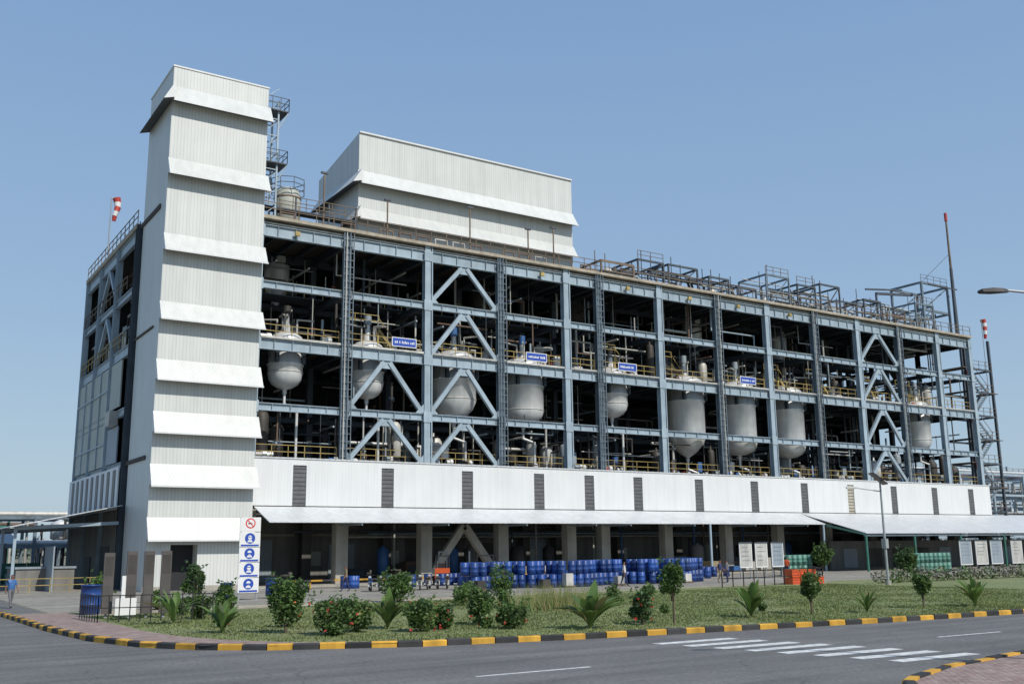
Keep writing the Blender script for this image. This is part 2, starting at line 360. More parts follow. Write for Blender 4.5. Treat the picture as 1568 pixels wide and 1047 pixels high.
s.box(24.9,119.5,YF-.55,75.34,28.6,28.85,'slab_edge')
s.box(17.0,17.29,81.5,102.2,28.3,28.7,'slab_edge')
s.build('floor_slabs',B)
s=MB()
s.box(17.4,97,102.25,102.45,0,28.5,'shade_clad'); s.box(97,119.4,102.25,102.45,0,21,'shade_clad')
s.box(24,104,92.0,92.1,9.6,28.1,'shade_clad')
s.box(119.25,119.4,90,102,9.6,24,'shade_clad')
s.build('rear_cladding',B)
# white ground wall
s=MB()
wx=[(a+b)/2 for a,b in zip(GX,GX[1:])]
x=24.95
for i,c in enumerate(wx):
    s.box(x,c-.55,74.45,74.6,6.05,9.62,'white_wall')
    s.box(c-.55,c+.55,74.45,74.6,9.15,9.62,'white_wall')
    s.box(c-.55,c+.55,74.54,74.58,6.05,9.15,'beige_glass' if i in (9,) else 'louvre_glass')
    for k in range(9): s.box(c-.53,c+.53,74.50,74.535,6.25+k*.33,6.29+k*.33,'louvre_under')
    x=c+.55
s.box(x,119.8,74.45,74.6,6.05,9.62,'white_wall'); s.box(119.65,119.8,74.6,102,6,9.62,'white_wall')
s.box(24.9,119.9,74.38,74.62,9.62,9.72,'white_roof')
s.build('white_wall_band',B)
s=MB()
def sheet(p,t,m,mu):
    a,b,c,d=[Vector(q) for q in p]; dn=Vector((0,0,-t))
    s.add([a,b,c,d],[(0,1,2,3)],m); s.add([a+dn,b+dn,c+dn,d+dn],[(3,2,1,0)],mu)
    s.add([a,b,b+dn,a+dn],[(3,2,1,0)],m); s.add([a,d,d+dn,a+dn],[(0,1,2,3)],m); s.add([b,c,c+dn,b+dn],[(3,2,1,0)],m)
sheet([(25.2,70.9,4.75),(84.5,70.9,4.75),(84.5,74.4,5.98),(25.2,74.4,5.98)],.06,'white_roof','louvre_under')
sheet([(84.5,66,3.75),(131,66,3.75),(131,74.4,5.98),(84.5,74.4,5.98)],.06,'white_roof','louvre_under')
s.poly([(84.48,70.9,4.74),(84.48,66,3.7),(84.48,66,3.5),(84.48,70.9,4.5)],'drum_green')
for xx in GX[1:9]:
    s.beam((xx,71,4.6),(xx,74.6,5.8),.12,.2,'frame_blue'); s.beam((xx,71.5,4.6),(xx,74.7,4.6),.1,.15,'frame_blue')
for xx in (68.3,84.2): s.cyl((xx,71,0),(xx,71,4.7),.12,.12,'frame_blue',8)
for xx in (84.8,92.5,100.4,108.5,117,125): s.cyl((xx,66.3,0),(xx,66.3,3.7),.13,.13,'pipe_green',8)
s.box(84.6,131,66.2,66.4,3.45,3.62,'frame_blue')
s.build('canopy',B)
s=MB()
sheet([(9.5,80,4.6),(17.0,80,6.2),(17.0,106,6.2),(9.5,106,4.6)],.06,'white_roof','louvre_under')
for yy in (81,88,95,103):
    s.box(9.9,10.1,yy-.1,yy+.1,0,4.6,'frame_blue'); s.beam((9.9,yy,4.5),(17.0,yy,4.9),.12,.25,'frame_blue')
s.box(12.5,12.6,80.2,84,0,3.2,'grey_clad')
s.build('side_canopy',B)
s=MB()
s.box(16.9,17.0,81.8,102.3,5.9,9.2,'white_wall')
for k in range(9):
    y=82.6+k*2.15; s.box(16.85,16.89,y,y+.9,6.2,9.0,'louvre_glass')
s.box(17.15,17.25,88.9,95.2,9.7,18.0,'cream_clad'); s.box(17.15,17.25,95.9,101.7,9.7,18.0,'cream_clad')
s.box(17.15,17.25,84.2,88.1,9.7,12.6,'grey_clad'); s.box(17.15,17.25,84.2,88.1,14.2,18.0,'cream_clad'); s.box(16.6,17.3,85,86.6,12.7,13.9,'insul')
s.box(17.3,17.4,81.8,102.3,0,5.9,'wall_grey')
s.box(17.2,17.29,85,88,0,3.2,'louvre_under'); s.box(17.2,17.29,92,94,0,2.4,'louvre_under')
for yy in (92,98.8): s.box(17.05,17.14,yy-.07,yy+.07,9.7,18,'frame_blue')
for zz in (11.5,16): s.box(17.0,17.04,88.9,101.7,zz,zz+.1,'frame_blue')
s.rail((17.1,84,19.1),(17.1,101.6,19.1),1.1,'rail_yellow',1.5,.06); s.rail((17.1,84,23.8),(17.1,101.6,23.8),1.1,'rail_brown',1.5,.06)
s.build('side_cladding',B)
s=MB()
for x in GX:
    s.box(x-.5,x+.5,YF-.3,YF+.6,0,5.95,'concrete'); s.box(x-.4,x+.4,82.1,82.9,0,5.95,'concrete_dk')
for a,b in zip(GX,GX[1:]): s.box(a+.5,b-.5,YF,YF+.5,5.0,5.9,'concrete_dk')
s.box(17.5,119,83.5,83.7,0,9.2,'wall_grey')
for a,b in zip(GX,GX[1:]):
    xm=(a+b)/2
    if random.random()<.8: s.box(xm-1.2,xm+1.2,83.4,83.49,0,random.choice([2.4,3.2,3.6]),random.choice(['louvre_under','concrete_dk','grey_clad']))
    s.box(a+.6,a+1.8,83.3,83.39,1.4,2.6,random.choice(['louvre_glass','cream_clad']))
    s.box(a+.6,b-.6,83.38,83.48,3.9,4.1,'concrete')
s.beam((40.6,YF+.1,.6),(43.7,YF+.1,4.6),.6,.5,'concrete',up=(0,1,0)); s.beam((46.9,YF+.1,.6),(43.8,YF+.1,4.6),.6,.5,'concrete',up=(0,1,0))
s.box(25,84,72.4,83.4,.02,.14,'concrete')
s.build('ground_floor',B)
# lift tower
s=MB(); X0,X1,Y0,Y1=17.4,24.9,73.8,80.8
s.box(X0,X1,Y0,Y1,3.2,39.2,'white_clad'); s.box(X0,19.1,Y0,Y1,0,3.2,'white_clad'); s.box(21.0,X1,Y0,Y1,0,3.2,'white_clad'); s.box(19.1,21.0,Y0+1.2,Y1,0,3.2,'shade_clad')
s.box(X0-.06,X1+.06,Y0-.06,Y1+.06,39.2,39.32,'white_wall')
s.box(X0-.1,19.1,Y0-.08,Y0-.01,0,.35,'concrete'); s.box(21.0,X1+.1,Y0-.08,Y0-.01,0,.35,'concrete')
def flareF(xa,xb,y,zb,h,out,s):
    zt=zb+h
    a=(xa,y-.02,zt);b=(xb,y-.02,zt);c=(xb,y-out,zb);d=(xa,y-out,zb);e=(xa,y-.02,zb+.25);f=(xb,y-.02,zb+.25)
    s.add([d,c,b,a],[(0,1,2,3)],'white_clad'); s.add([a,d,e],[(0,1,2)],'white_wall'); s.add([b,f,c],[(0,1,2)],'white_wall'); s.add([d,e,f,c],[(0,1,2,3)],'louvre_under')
    s.box(xa-.02,xb+.02,y-out-.03,y-out,zb-.03,zb+.09,'white_wall')
def flareL(ya,yb,x,zb,h,out,s):
    zt=zb+h; a=(x-.02,ya,zt);b=(x-.02,yb,zt);c=(x-out,yb,zb);d=(x-out,ya,zb);e=(x-.02,ya,zb+.25);f=(x-.02,yb,zb+.25)
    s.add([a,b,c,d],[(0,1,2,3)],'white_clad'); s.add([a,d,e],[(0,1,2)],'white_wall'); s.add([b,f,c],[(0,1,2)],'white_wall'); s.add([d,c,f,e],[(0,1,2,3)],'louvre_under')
for i,zb in enumerate([36.1,30.3,24.4,19.2,14.75,10.95,7.2,3.45]):
    flareF(X0-.05,X1+.2,Y0,zb,1.5 if i<4 else 1.65,.85,s)
flareL(Y0-.8,Y1,X0,36.1,1.5,.8,s)
s.build('lift_tower',B)
# penthouse
s=MB()
px0,px1,py0,py1=35.2,58.9,79,88.4
zf,zb=39.7,38.1
vs=[(px0,py0,28.6),(px1,py0,28.6),(px1,py1,28.6),(px0,py1,28.6),(px0,py0,zf),(px1,py0,zf),(px1,py1,zb),(px0,py1,zb)]
s.add(vs,[(4,5,6,7),(0,1,5,4),(1,2,6,5),(2,3,7,6),(3,0,4,7)],'white_clad')
s.beam((px0,py0-.05,zf+.03),(px1,py0-.05,zf+.03),.2,.14,'white_wall')
flareF(px0-.1,px1+.1,py0,34.6,1.5,.95,s); flareF(px0-.1,px1+.1,py0,31.3,1.3,.8,s); flareL(py0-.9,py1,px0,34.6,1.4,.9,s); flareL(py0-.8,py1,px0,31.3,1.3,.7,s)
s.build('roof_penthouse',B)
s=MB()
s.rail((25,YF-.45,28.85),(119.3,YF-.45,28.85),1.15,'rail_brown',1.5,.055)
s.rail((17.1,81.5,28.7),(17.1,102,28.7),1.15,'rail_brown',1.5,.055)
for a,b in zip(GX,GX[1:]):
    s.rail((a+.4,YF+.35,19.12),(b-.4,YF+.35,19.12),1.1,'rail_yellow',1.25,.055)
    s.rail((a+.4,YF+.35,9.6),(b-.4,YF+.35,9.6),1.15,'rail_yellow',1.25,.05)
    s.box(a+.35,b-.35,YF-.28,YF-.20,19.0,19.16,'insul')
    if random.random()<.6: s.rail((a+.4,79,23.7),(b-.4,79,23.7),1.1,'rail_yellow',1.4,.05); s.box(a+.3,b-.3,79,81.5,23.62,23.68,'frame_in')
s.build('handrails',B)

# ------------------------------------------------------------ vessels
VES=[(28.3,77.2,1.4,15.4),(35.5,77.2,1.4,15.1),(44.2,77.6,2.0,13.5),(51.6,77.6,1.95,13.8),(62.0,77.4,1.6,15.1),(72.0,77.6,1.95,11.6),(79.5,77.6,1.95,12.1),(87.2,77.6,1.9,12.1),(110.6,77.4,1.5,13.8)]
for i,(x,y,r,zb) in enumerate(VES):
    s=MB(); zt=20.0; cone=(i in (2,5))
    prof=[(.18,zb-.35),(.18,zb)]
    if cone: prof+=[(r*.5,zb+.55),(r*.85,zb+1.3),(r,zb+2.0)]
    else: prof+=[(r*.45,zb+.12),(r*.75,zb+.4),(r*.93,zb+.8),(r,zb+1.25)]
    prof+=[(r,17.3),(r*1.05,17.32),(r*1.05,17.45),(r,17.47),(r,zt-.7),(r*.9,zt-.3),(r*.6,zt),(.3,zt+.15),(.3,zt+.6),(.01,zt+.6)]
    s.lathe(x,y,prof,'steel',28)
    for z in (zb+2.1 if cone else zb+1.3,): s.lathe(x,y,[(r+.01,z),(r+.04,z+.02),(r+.04,z+.1),(r+.01,z+.12)],'insul',28)
    for k in range(4):
        t=math.pi/4+k*math.pi/2; s.box(x+(r+.15)*math.cos(t)-.14,x+(r+.15)*math.cos(t)+.14,y+(r+.15)*math.sin(t)-.14,y+(r+.15)*math.sin(t)+.14,17.4,18.2,'frame_in')
    s.cyl((x,y,zt+.6),(x,y,zt+1.5),.28,.22,random.choice(['grey_clad','steel','steel']),10)
    s.cyl((x,y,zt+1.5),(x,y,zt+2.3),.33,.33,random.choice(['motor_blue','grey_clad','pipe_dark']),10)
    for k in range(4):
        t=random.uniform(0,6.28); s.tube([(x+r*.6*math.cos(t),y+r*.6*math.sin(t),zt-.2),(x+r*.6*math.cos(t),y+r*.6*math.sin(t),zt+1.2),(x+r*1.6*math.cos(t),y+r*1.2*math.sin(t),zt+1.2)],.08,'insul',6)
    s.tube([(x,y,zb-.3),(x,y,zb-1.2),(x+.9,y-.5,zb-1.6),(x+.9,y-.5,9.6)],.12,'steel',8)
    s.build('process_vessel')
# ------------------------------------------------------------ clutter
pm=['steel','insul','insul','pipe_dark','pipe_dark','pipe_rust','pipe_dark','frame_in','frame_in','frame_blue','cream_clad']
pw=MB(); eq=MB(); plat=MB()
for bi,(a,b) in enumerate(zip(GX,GX[1:])):
    for (z0,z1,dens) in ((9.6,13.3,.9),(14.0,18.0,.4),(19.2,23.0,1.1),(23.8,27.3,.5)):
        W=b-a
        for k in range(int(7*dens*W/7.5)+1):
            y=random.uniform(76,90); z=random.uniform(z0+.4,z1); r=random.choice([.05,.05,.07,.09,.14]); m=random.choice(pm)
            if 14<=z0<15: y=random.uniform(80.5,90)
            xa=a+random.uniform(0,W*.5); xb=xa+random.uniform(1.5,W*.9)
            pts=[(xa,y,z),(xb,y,z)]
            if random.random()<.6: pts.append((xb,y,z0 if random.random()<.5 else z1+.5))
            if random.random()<.4: pts.insert(0,(xa,y,z1+.5))
            pw.tube(pts,r,m,7)
        for k in range(int(9*dens*W/7.5)+1):
            x=random.uniform(a+.4,b-.4); y=random.uniform(76,88); r=random.choice([.04,.05,.08,.12]); m=random.choice(pm)
            pw.cyl((x,y,z0),(x,y,z1+.6 if random.random()<.6 else z0+random.uniform(1.2,3)),r,r,m,7)
            if random.random()<.4: pw.cyl((x,y,z0+1),(x,y,z0+1.12),r*2,r*2,m,8); pw.beam((x-.25,y,z0+1.3),(x+.25,y,z0+1.3),.05,.05,random.choice(['paint_red','motor_blue','rail_yellow']))
        for k in range(int(4*dens)):
            x=random.uniform(a+.4,b-.4); z=random.uniform(z0+1.5,z1); y=random.uniform(76,80)
            pw.cyl((x,y,z),(x,y+random.uniform(2,6),z),.09,.09,random.choice(pm),7)
    for z0,lo in ((9.6,True),(19.12,False)):
        for k in range(random.randint(1,3)):
            x=random.uniform(a+.8,b-.8); y=random.uniform(76.8,84); r=random.uniform(.35,.8); h=random.uniform(1.4,3.2); m=random.choice(['steel','insul','pipe_dark','pipe_dark','grey_clad'])
            if any(abs(x-v[0])<v[2]+r+.2 for v in VES) and not lo: y=random.uniform(82,86)
            zb=z0+.5
            eq.lathe(x,y,[(.05,zb),(r*.7,zb+.1),(r,zb+.35),(r,zb+h),(r*.75,zb+h+.3),(.1,zb+h+.4),(.1,zb+h+.8)],m,14)
            for t in range(3): eq.beam((x+r*.8*math.cos(t*2.1),y+r*.8*math.sin(t*2.1),z0),(x+r*.8*math.cos(t*2.1),y+r*.8*math.sin(t*2.1),zb+.5),.08,.08,'frame_in')
        for k in range(random.randint(2,5)):
            x=random.uniform(a+.8,b-.8); y=random.uniform(76,80); sz=random.uniform(.25,.5)
            m=random.choice(['motor_blue','grey_clad','steel','steel','paint_red','insul','pipe_rust'])
            eq.box(x-sz,x+sz,y-.3,y+.3,z0,z0+.15,'concrete_dk'); eq.cyl((x-sz,y,z0+.45),(x+sz*.2,y,z0+.45),.22,.22,m,10); eq.cyl((x+sz*.2,y,z0+.45),(x+sz,y,z0+.45),.3,.3,'steel',10)
            if random.random()<.5: eq.box(x-.3,x+.3,y+.6,y+.9,z0+.8,z0+random.uniform(1.5,2.1),random.choice(['insul','grey_clad','sign_white','motor_blue']))
    if random.random()<.75:
        xa=a+random.uniform(.5,2.5); xb=xa+random.uniform(2,3.5); z=21.3
        plat.box(xa,xb,77,79.2,z-.1,z,'frame_in'); plat.rail((xa,77,z),(xb,77,z),1.1,'rail_yellow',.9,.05)
        for xx in (xa,xb): plat.beam((xx,77.1,19.1),(xx,77.1,z),.12,.12,'rail_yellow')
        plat.beam((xb,77.2,z),(xb+1.9,77.2,19.15),.06,.25,'rail_yellow'); plat.beam((xb,77.9,z),(xb+1.9,77.9,19.15),.06,.25,'rail_yellow')
        plat.beam((xb,77.2,z+1),(xb+1.9,77.2,20.15),.05,.05,'rail_yellow')
    if random.random()<.6:
        x=(a+b)/2+random.uniform(-1,1); r=1.1; eq.lathe(x,83.5,[(.2,23.8),(r,25.6),(r,28.1)],'steel' if random.random()<.3 else 'pipe_dark',16)
for k in range(26):
    y=random.uniform(83,101); z0=random.choice([19.2,23.8,19.2]); x=random.uniform(18,23); m=random.choice(pm)
    pw.cyl((x,y,z0),(x,y,z0+random.uniform(2,4)),.1,.1,m,7); z=z0+random.uniform(1,3.5); pw.cyl((x,y-2,z),(x,y+3,z),.1,.1,random.choice(pm),7)
for y in (86,92,98): eq.lathe(19.5,y,[(.1,19.6),(.9,20),(.9,22.3),(.1,22.8)],'steel',16)
pw.build('pipework'); eq.build('process_equipment'); plat.build('access_platforms')
s=MB()
for k in range(60):
    x=random.uniform(33,118); y=random.uniform(77,82)
    m=random.choice(['pipe_dark','wall_grey','concrete_dk','frame_in','cream_clad','pipe_rust','motor_blue'])
    t=random.random()
    if t<.4:
        hx=random.uniform(.3,1.0); hz=random.uniform(.6,1.8); s.box(x-hx,x+hx,y-.5,y+.5,.14,hz,m); s.box(x-hx*.8,x+hx*.6,y-.55,y-.51,.4,hz*.8,'louvre_under')
    elif t<.7: s.cyl((x,y,.14),(x,y,5.9),.1,.1,m,8)
    else:
        r=random.uniform(.4,.8); s.lathe(x,y,[(.05,.5),(r,.8),(r,2.6),(.1,3.0)],m,14); s.box(x-.4,x+.4,y-.4,y+.4,.14,.6,'frame_in')
for k in range(22):   # sacks and cartons on pallets just under the canopy
    x=random.uniform(44,82); y=random.uniform(72.8,74.2); s.box(x-.6,x+.6,y-.5,y+.5,.14,.27,'bark'); s.box(x-.55,x+.5,y-.45,y+.45,.27,random.uniform(.7,1.5),random.choice(['cream_clad','insul','concrete','cloth_khaki','motor_blue']))
for k in range(10):
    y=random.uniform(76,82); z=random.uniform(3.6,5.6); s.cyl((30+random.uniform(0,20),y,z),(70+random.uniform(0,45),y,z),.1,.1,random.choice(pm),8)
s.build('ground_floor_equipment')
for x in (37.7,51.2,61.9,78.3):
    s=MB(); s.box(x-1.15,x+1.15,YF-.42,YF-.36,19.35,20.15,'sign_white'); s.box(x-1.08,x+1.08,YF-.43,YF-.421,19.42,20.08,'sign_blue')
    xx=x-.9
    while xx<x+.85:
        wd=random.uniform(.06,.12); s.box(xx,xx+wd,YF-.437,YF-.431,19.64,19.64+random.choice([.16,.2,.22]),'sign_white'); xx+=wd+random.choice([.05,.05,.16])
    s.box(x-.9,x-.8,YF-.36,YF+.3,19.4,19.5,'frame_in'); s.box(x+.8,x+.9,YF-.36,YF+.3,19.4,19.5,'frame_in')
    s.build('facade_sign')
s=MB()
for x in (28.0,52.0,62.3,70.5,77.5,85.5): s.box(x-.2,x+.2,YF-.5,YF-.3,27.55,27.9,'rail_yellow'); s.beam((x,YF-.3,27.7),(x,YF+.6,27.7),.1,.2,'rail_yellow')
s.build('hoist_bracket')

# ------------------------------------------------------------ roof clutter
s=MB()
x=60.5
while x<111:
    hgt=random.choice([2.2,2.8,3.4,4.0]); w_=random.uniform(2.5,4.5); y0=random.uniform(76,77.5); y1=y0+random.uniform(2.5,5)
    m=random.choice(['frame_dark','rail_brown','frame_dark','frame_mid'])
    for xx in (x,x+w_):
        for yy in (y0,y1): s.beam((xx,yy,28.6),(xx,yy,28.6+hgt),.16,.16,m)
        s.beam((xx,y0,28.6+hgt),(xx,y1,28.6+hgt),.16,.2,m)
    for yy in (y0,y1): s.beam((x,yy,28.6+hgt),(x+w_,yy,28.6+hgt),.16,.2,m); s.beam((x,yy,28.6+hgt*.55),(x+w_,yy,28.6+hgt*.55),.12,.12,m)
    if random.random()<.5: s.rail((x,y0,28.6+hgt),(x+w_,y0,28.6+hgt),1.0,'rail_brown',1.2,.05)
    for k in range(6):
        z=28.9+random.uniform(0,hgt); yy=random.uniform(y0,y1); s.tube([(x-random.uniform(0,3),yy,z),(x+w_+random.uniform(0,3),yy,z),(x+w_+2.0,yy,28.6)],random.choice([.06,.09,.13]),random.choice(pm),6)
    if random.random()<.7:
        r=random.uniform(.4,.7); s.lathe(x+w_/2,(y0+y1)/2,[(.1,28.8),(r,29),(r,30.2),(r*.6,30.6),(.05,30.7)],random.choice(['steel','insul']),12)
    if random.random()<.5: s.beam((x,y0,28.8),(x+w_,y0,28.6+hgt),.1,.1,m)
    for j in range(3): s.cyl((x+j*1.3,y0+1,28.6),(x+j*1.3,y0+1,28.6+hgt+random.uniform(-.5,1.6)),.05,.05,m,6)
    x+=w_+random.uniform(.5,1.6)
for xx in (112.8,118.3):
    for yy in (76.5,81): s.beam((xx,yy,28.6),(xx,yy,35.6),.26,.26,'frame_mid')
for yy in (76.5,81):
    for z in (32,35.6): s.beam((112.8,yy,z),(118.3,yy,z),.24,.28,'frame_mid')
    s.beam((112.8,yy,32),(118.3,yy,35.5),.14,.14,'frame_mid')
for xx in (112.8,118.3):
    for z in (32,35.6): s.beam((xx,76.5,z),(xx,81,z),.22,.26,'frame_mid')
s.beam((105.5,78,33.5),(112.8,78,34.2),.3,.3,'frame_dark'); s.beam((105.5,78,28.6),(105.5,78,33.5),.2,.2,'frame_dark'); s.beam((105.5,79.5,34.4),(112.8,79.5,35.2),.2,.2,'frame_dark')
for k in range(6): s.cyl((113+k*.9,77+random.random()*3,28.6),(113+k*.9,78,28.6+random.uniform(2,6)),.09,.09,random.choice(pm),6)
s.rail((112.8,76.5,35.7),(118.3,76.5,35.7),1.0,'frame_mid',1.2,.05)
s.beam((26,76.6,29.35),(60,76.6,29.35),.5,.4,'slab_edge')
for k,(yy,z,r) in enumerate(((76.2,29.2,.1),(77.1,29.6,.13),(77.6,29.2,.1),(78.0,29.9,.07))): s.cyl((60,yy,z),(118,yy,z),r,r,['rail_brown','insul','steel','pipe_dark'][k],7)
xx=27
while xx<60:
    s.box(xx-.3,xx+.3,76.0,77.2,28.86,29.1,'concrete_dk')
    if random.random()<.6: s.tube([(xx,76,28.8),(xx,76,29.8),(xx+1.2,76,29.8),(xx+1.2,76,28.8)],.07,random.choice(['pipe_rust','insul','rail_brown']),6)
    if random.random()<.35: s.box(xx+.3,xx+1.3,77.2,77.9,28.7,29.6,random.choice(['pipe_rust','insul','concrete']))
    xx+=1.8
for xx,h in ((30.2,4.5),(36,3.2),(44.2,4.0),(50.5,3.0),(53.4,3.6)):
    s.beam((xx,YF-.35,28.8),(xx,YF-.35,28.8+h),.1,.1,'rail_brown'); s.box(xx-.3,xx+.3,YF-.45,YF-.25,28.8+h,28.95+h,'frame_dark')
s.rail((25.2,77.8,30.9),(34.6,77.8,30.9),1.1,'rail_brown',1.1,.05); s.box(25.2,34.6,77.8,79,30.75,30.88,'frame_in')
for xx in (26,29,32,34.5): s.beam((xx,77.9,28.6),(xx,77.9,32),.12,.12,'frame_dark')
for k in range(14):
    y=random.uniform(82,101); s.cyl((18.2,y,28.6),(18.2,y,28.6+random.uniform(.6,2.2)),.07,.07,random.choice(pm),6)
s.cyl((18.4,82,29.5),(18.4,101,29.5),.12,.12,'rail_brown',7); s.box(18,19.5,94,96,28.6,30.2,'pipe_rust')
s.build('roof_pipework')
s=MB(); s.lathe(29.2,80.5,[(.1,28.6),(1.15,28.7),(1.15,33.0),(.9,33.5),(.3,33.75),(.01,33.8)],'cream_clad',24)
for z in (29.8,31.2,32.6): s.lathe(29.2,80.5,[(1.15,z),(1.2,z+.02),(1.2,z+.12),(1.15,z+.14)],'pipe_rust',24)
for t in range(8):
    a0=t*math.pi/4; s.beam((29.2+1.5*math.cos(a0),80.5+1.5*math.sin(a0),33.2),(29.2+1.5*math.cos(a0),80.5+1.5*math.sin(a0),34.3),.05,.05,'frame_dark')
    a1=a0+math.pi/4
    for z in (33.2,33.8,34.3): s.beam((29.2+1.5*math.cos(a0),80.5+1.5*math.sin(a0),z),(29.2+1.5*math.cos(a1),80.5+1.5*math.sin(a1),z),.05,.05,'frame_dark')
s.build('roof_tank')
s=MB()
for xx in (25.6,27.1):
    for yy in (77.6,79.1): s.beam((xx,yy,28.6),(xx,yy,40.2),.14,.14,'frame_blue')
for z in np.arange(29.5,40.3,1.5):
    for yy in (77.6,79.1): s.beam((25.6,yy,z),(27.1,yy,z),.08,.08,'frame_blue')
    for xx in (25.6,27.1): s.beam((xx,77.6,z),(xx,79.1,z),.08,.08,'frame_blue')
    s.beam((25.6,77.6,z),(27.1,77.6,z+1.3),.06,.06,'frame_blue')
for z in (34.5,39.2):
    s.box(25.0,27.9,77.3,79.4,z,z+.1,'frame_dark'); s.rail((25.0,77.3,z+.1),(27.9,77.3,z+.1),1.1,'frame_dark',.7,.05); s.rail((27.9,77.3,z+.1),(27.9,79.4,z+.1),1.1,'frame_dark',.7,.05)
    s.beam((27.9,77.4,z),(27.1,77.6,z-1.6),.1,.1,'frame_blue')
s.build('ladder_tower')
s=MB(); s.cyl((118.2,75.6,28.6),(118.2,75.6,38),.28,.2,'frame_dark',8); s.cyl((118.2,75.6,38),(118.2,75.6,44.5),.16,.12,'rail_brown',8); s.cyl((118.2,75.6,44.5),(118.2,75.6,45.6),.2,.2,'paint_red',8)
s.cyl((118.2,75.6,40),(112.8,76.5,35.6),.03,.03,'frame_dark',4); s.beam((113,75.6,35.2),(119,75.6,35.2),.15,.15,'frame_dark')
s.build('roof_mast')
def windsock(x,y,z0,h,L=2.2,r=.3):
    s=MB(); s.cyl((x,y,z0),(x,y,z0+h),.06,.05,'galv',6)
    p=Vector((x,y,z0+h)); n=5
    s.beam(p,p+Vector((.45,0,0)),.04,.04,'galv')
    def pt(t): return p+Vector((.42+.14*math.sin(t*5),-.1+.1*math.cos(t*4),-t*L))
    for k in range(n):
        s.cyl(pt(k/n),pt((k+1)/n),r*(1-.1*k),r*(1-.1*(k+1))*.92,'paint_red' if k%2==0 else 'sign_white',9,caps=False)
    s.build('windsock')
windsock(16.9,92,28.7,5.4,2.2,.36); windsock(131,80,20,13.5,2.8,.4)

# stair tower right
s=MB()
SX0,SX1,SY0,SY1=120.6,126.2,76.5,80.5
for xx in (SX0,SX1):
    for yy in (SY0,SY1): s.beam((xx,yy,0),(xx,yy,29.2),.3,.3,'frame_dark')
fl=list(np.arange(3.4,28,3.1))
for i,z in enumerate(fl):
    for yy in (SY0,SY1): s.beam((SX0,yy,z),(SX1,yy,z),.15,.25,'frame_dark')
    for xx in (SX0,SX1): s.beam((xx,SY0,z),(xx,SY1,z),.15,.25,'frame_dark')
    s.box(SX0-.9 if i%2 else SX1-1,SX0+1 if i%2 else SX1+.9,SY0-.2,SY1,z,z+.08,'rail_brown')
    s.rail((SX0,SY0-.15,z),(SX1,SY0-.15,z),1.1,'pipe_rust',1.2,.05)
    if i<len(fl)-1:
        a,b=(SX0+1,SX1-1) if i%2 else (SX1-1,SX0+1)
        for yy in (SY0+.1,SY0+1.1): s.beam((a,yy,z),(b,yy,z+3.1),.08,.3,'frame_mid')
        s.beam((a,SY0,z+1),(b,SY0,z+4.1),.05,.05,'pipe_rust')
        for t in range(10): s.box(a+(b-a)*(t/10)-.15,a+(b-a)*(t/10)+.15,SY0+.1,SY0+1.1,z+3.1*t/10,z+3.1*t/10+.04,'frame_dark')
for k in range(4): s.box(SX0-.3,SX0+.5,SY0-.35,SY0-.25,6+k*6,6.8+k*6,'paint_red')
s.build('stair_tower')

# ------------------------------------------------------------ street furniture
def safety_board(x,y):
    s=MB(); w=.6
    for xx in (x-.5,x+.5): s.box(xx-.04,xx+.04,y+.03,y+.1,0,4.6,'galv')
    hs=.84
    for k in range(5):
        z0=4.6-(k+1)*hs
        s.box(x-w,x+w,y-.03,y+.02,z0+.015,z0+hs-.015,'sign_white')
        s.box(x-w+.08,x+w-.08,y-.036,y-.031,z0+.05,z0+.15,'sign_white' if k==0 else 'sign_blue')
        cx,cz=x,z0+.49
        if k==0:
            s.disc((cx,y-.034,cz),.29,'sign_red'); s.disc((cx,y-.037,cz),.22,'sign_white'); s.beam((cx-.2,y-.04,cz+.2),(cx+.2,y-.04,cz-.2),.01,.05,'sign_red',up=(1,0,1)); s.box(cx-.14,cx+.1,y-.045,y-.042,cz-.04,cz+.02,'black')
        else:
            s.disc((cx,y-.034,cz),.3,'sign_blue'); s.disc((cx,y-.037,cz+.05),.12,'sign_white')
            if k%2: s.box(cx-.12,cx+.12,y-.041,y-.038,cz+.06,cz+.1,'sign_blue')
            else: s.box(cx-.13,cx+.13,y-.041,y-.038,cz-.04,cz+.04,'sign_blue')
            s.poly([(cx-.17,y-.0405,cz-.21),(cx+.17,y-.0405,cz-.21),(cx+.09,y-.0405,cz-.09),(cx-.09,y-.0405,cz-.09)],'sign_white')
    s.build('safety_sign_board')
safety_board(19.15,57.0)
s=MB()
for k,(x,y,h) in enumerate(((8.95,43.8,2.7),(9.75,43.4,2.75),(10.35,43.1,2.75),(10.95,42.8,2.75))):
    s.box(x-.2,x+.2,y-.05,y+.05,.3,h,'board_brown'); s.box(x-.05,x+.05,y+.06,y+.12,0.1,h-.2,'galv'); s.box(x-.16,x+.16,y-.056,y-.051,h-.9,h-.15,'pipe_dark'); s.box(x-.16,x+.16,y-.056,y-.051,.8,1.4,'concrete_dk')
s.box(9.25,9.4,42.7,42.76,.3,1.8,'sign_white'); s.box(9.0,9.8,42.5,42.56,.3,.95,'sign_white')
s.rail((8.2,41.6,.1),(12.2,40.4,.1),1.0,'black',.35,.035); s.rail((8.2,41.6,.1),(8.1,44.6,.1),1.0,'black',.4,.035)
s.build('notice_board_stand')
def bin_(x,y,m='drum_blue',r=.3,h=.95):
    s=MB(); s.lathe(0,0,[(.01,0),(r*.85,0),(r,.05),(r,h*.33),(r*1.04,h*.34),(r,h*.36),(r,h*.66),(r*1.04,h*.67),(r,h*.69),(r,h),(r*1.06,h),(r*1.06,h+.04),(r*.9,h+.04),(r*.9,h-.3),(.01,h-.3)],m,16); s.build('litter_bin',None,(x,y,.12))
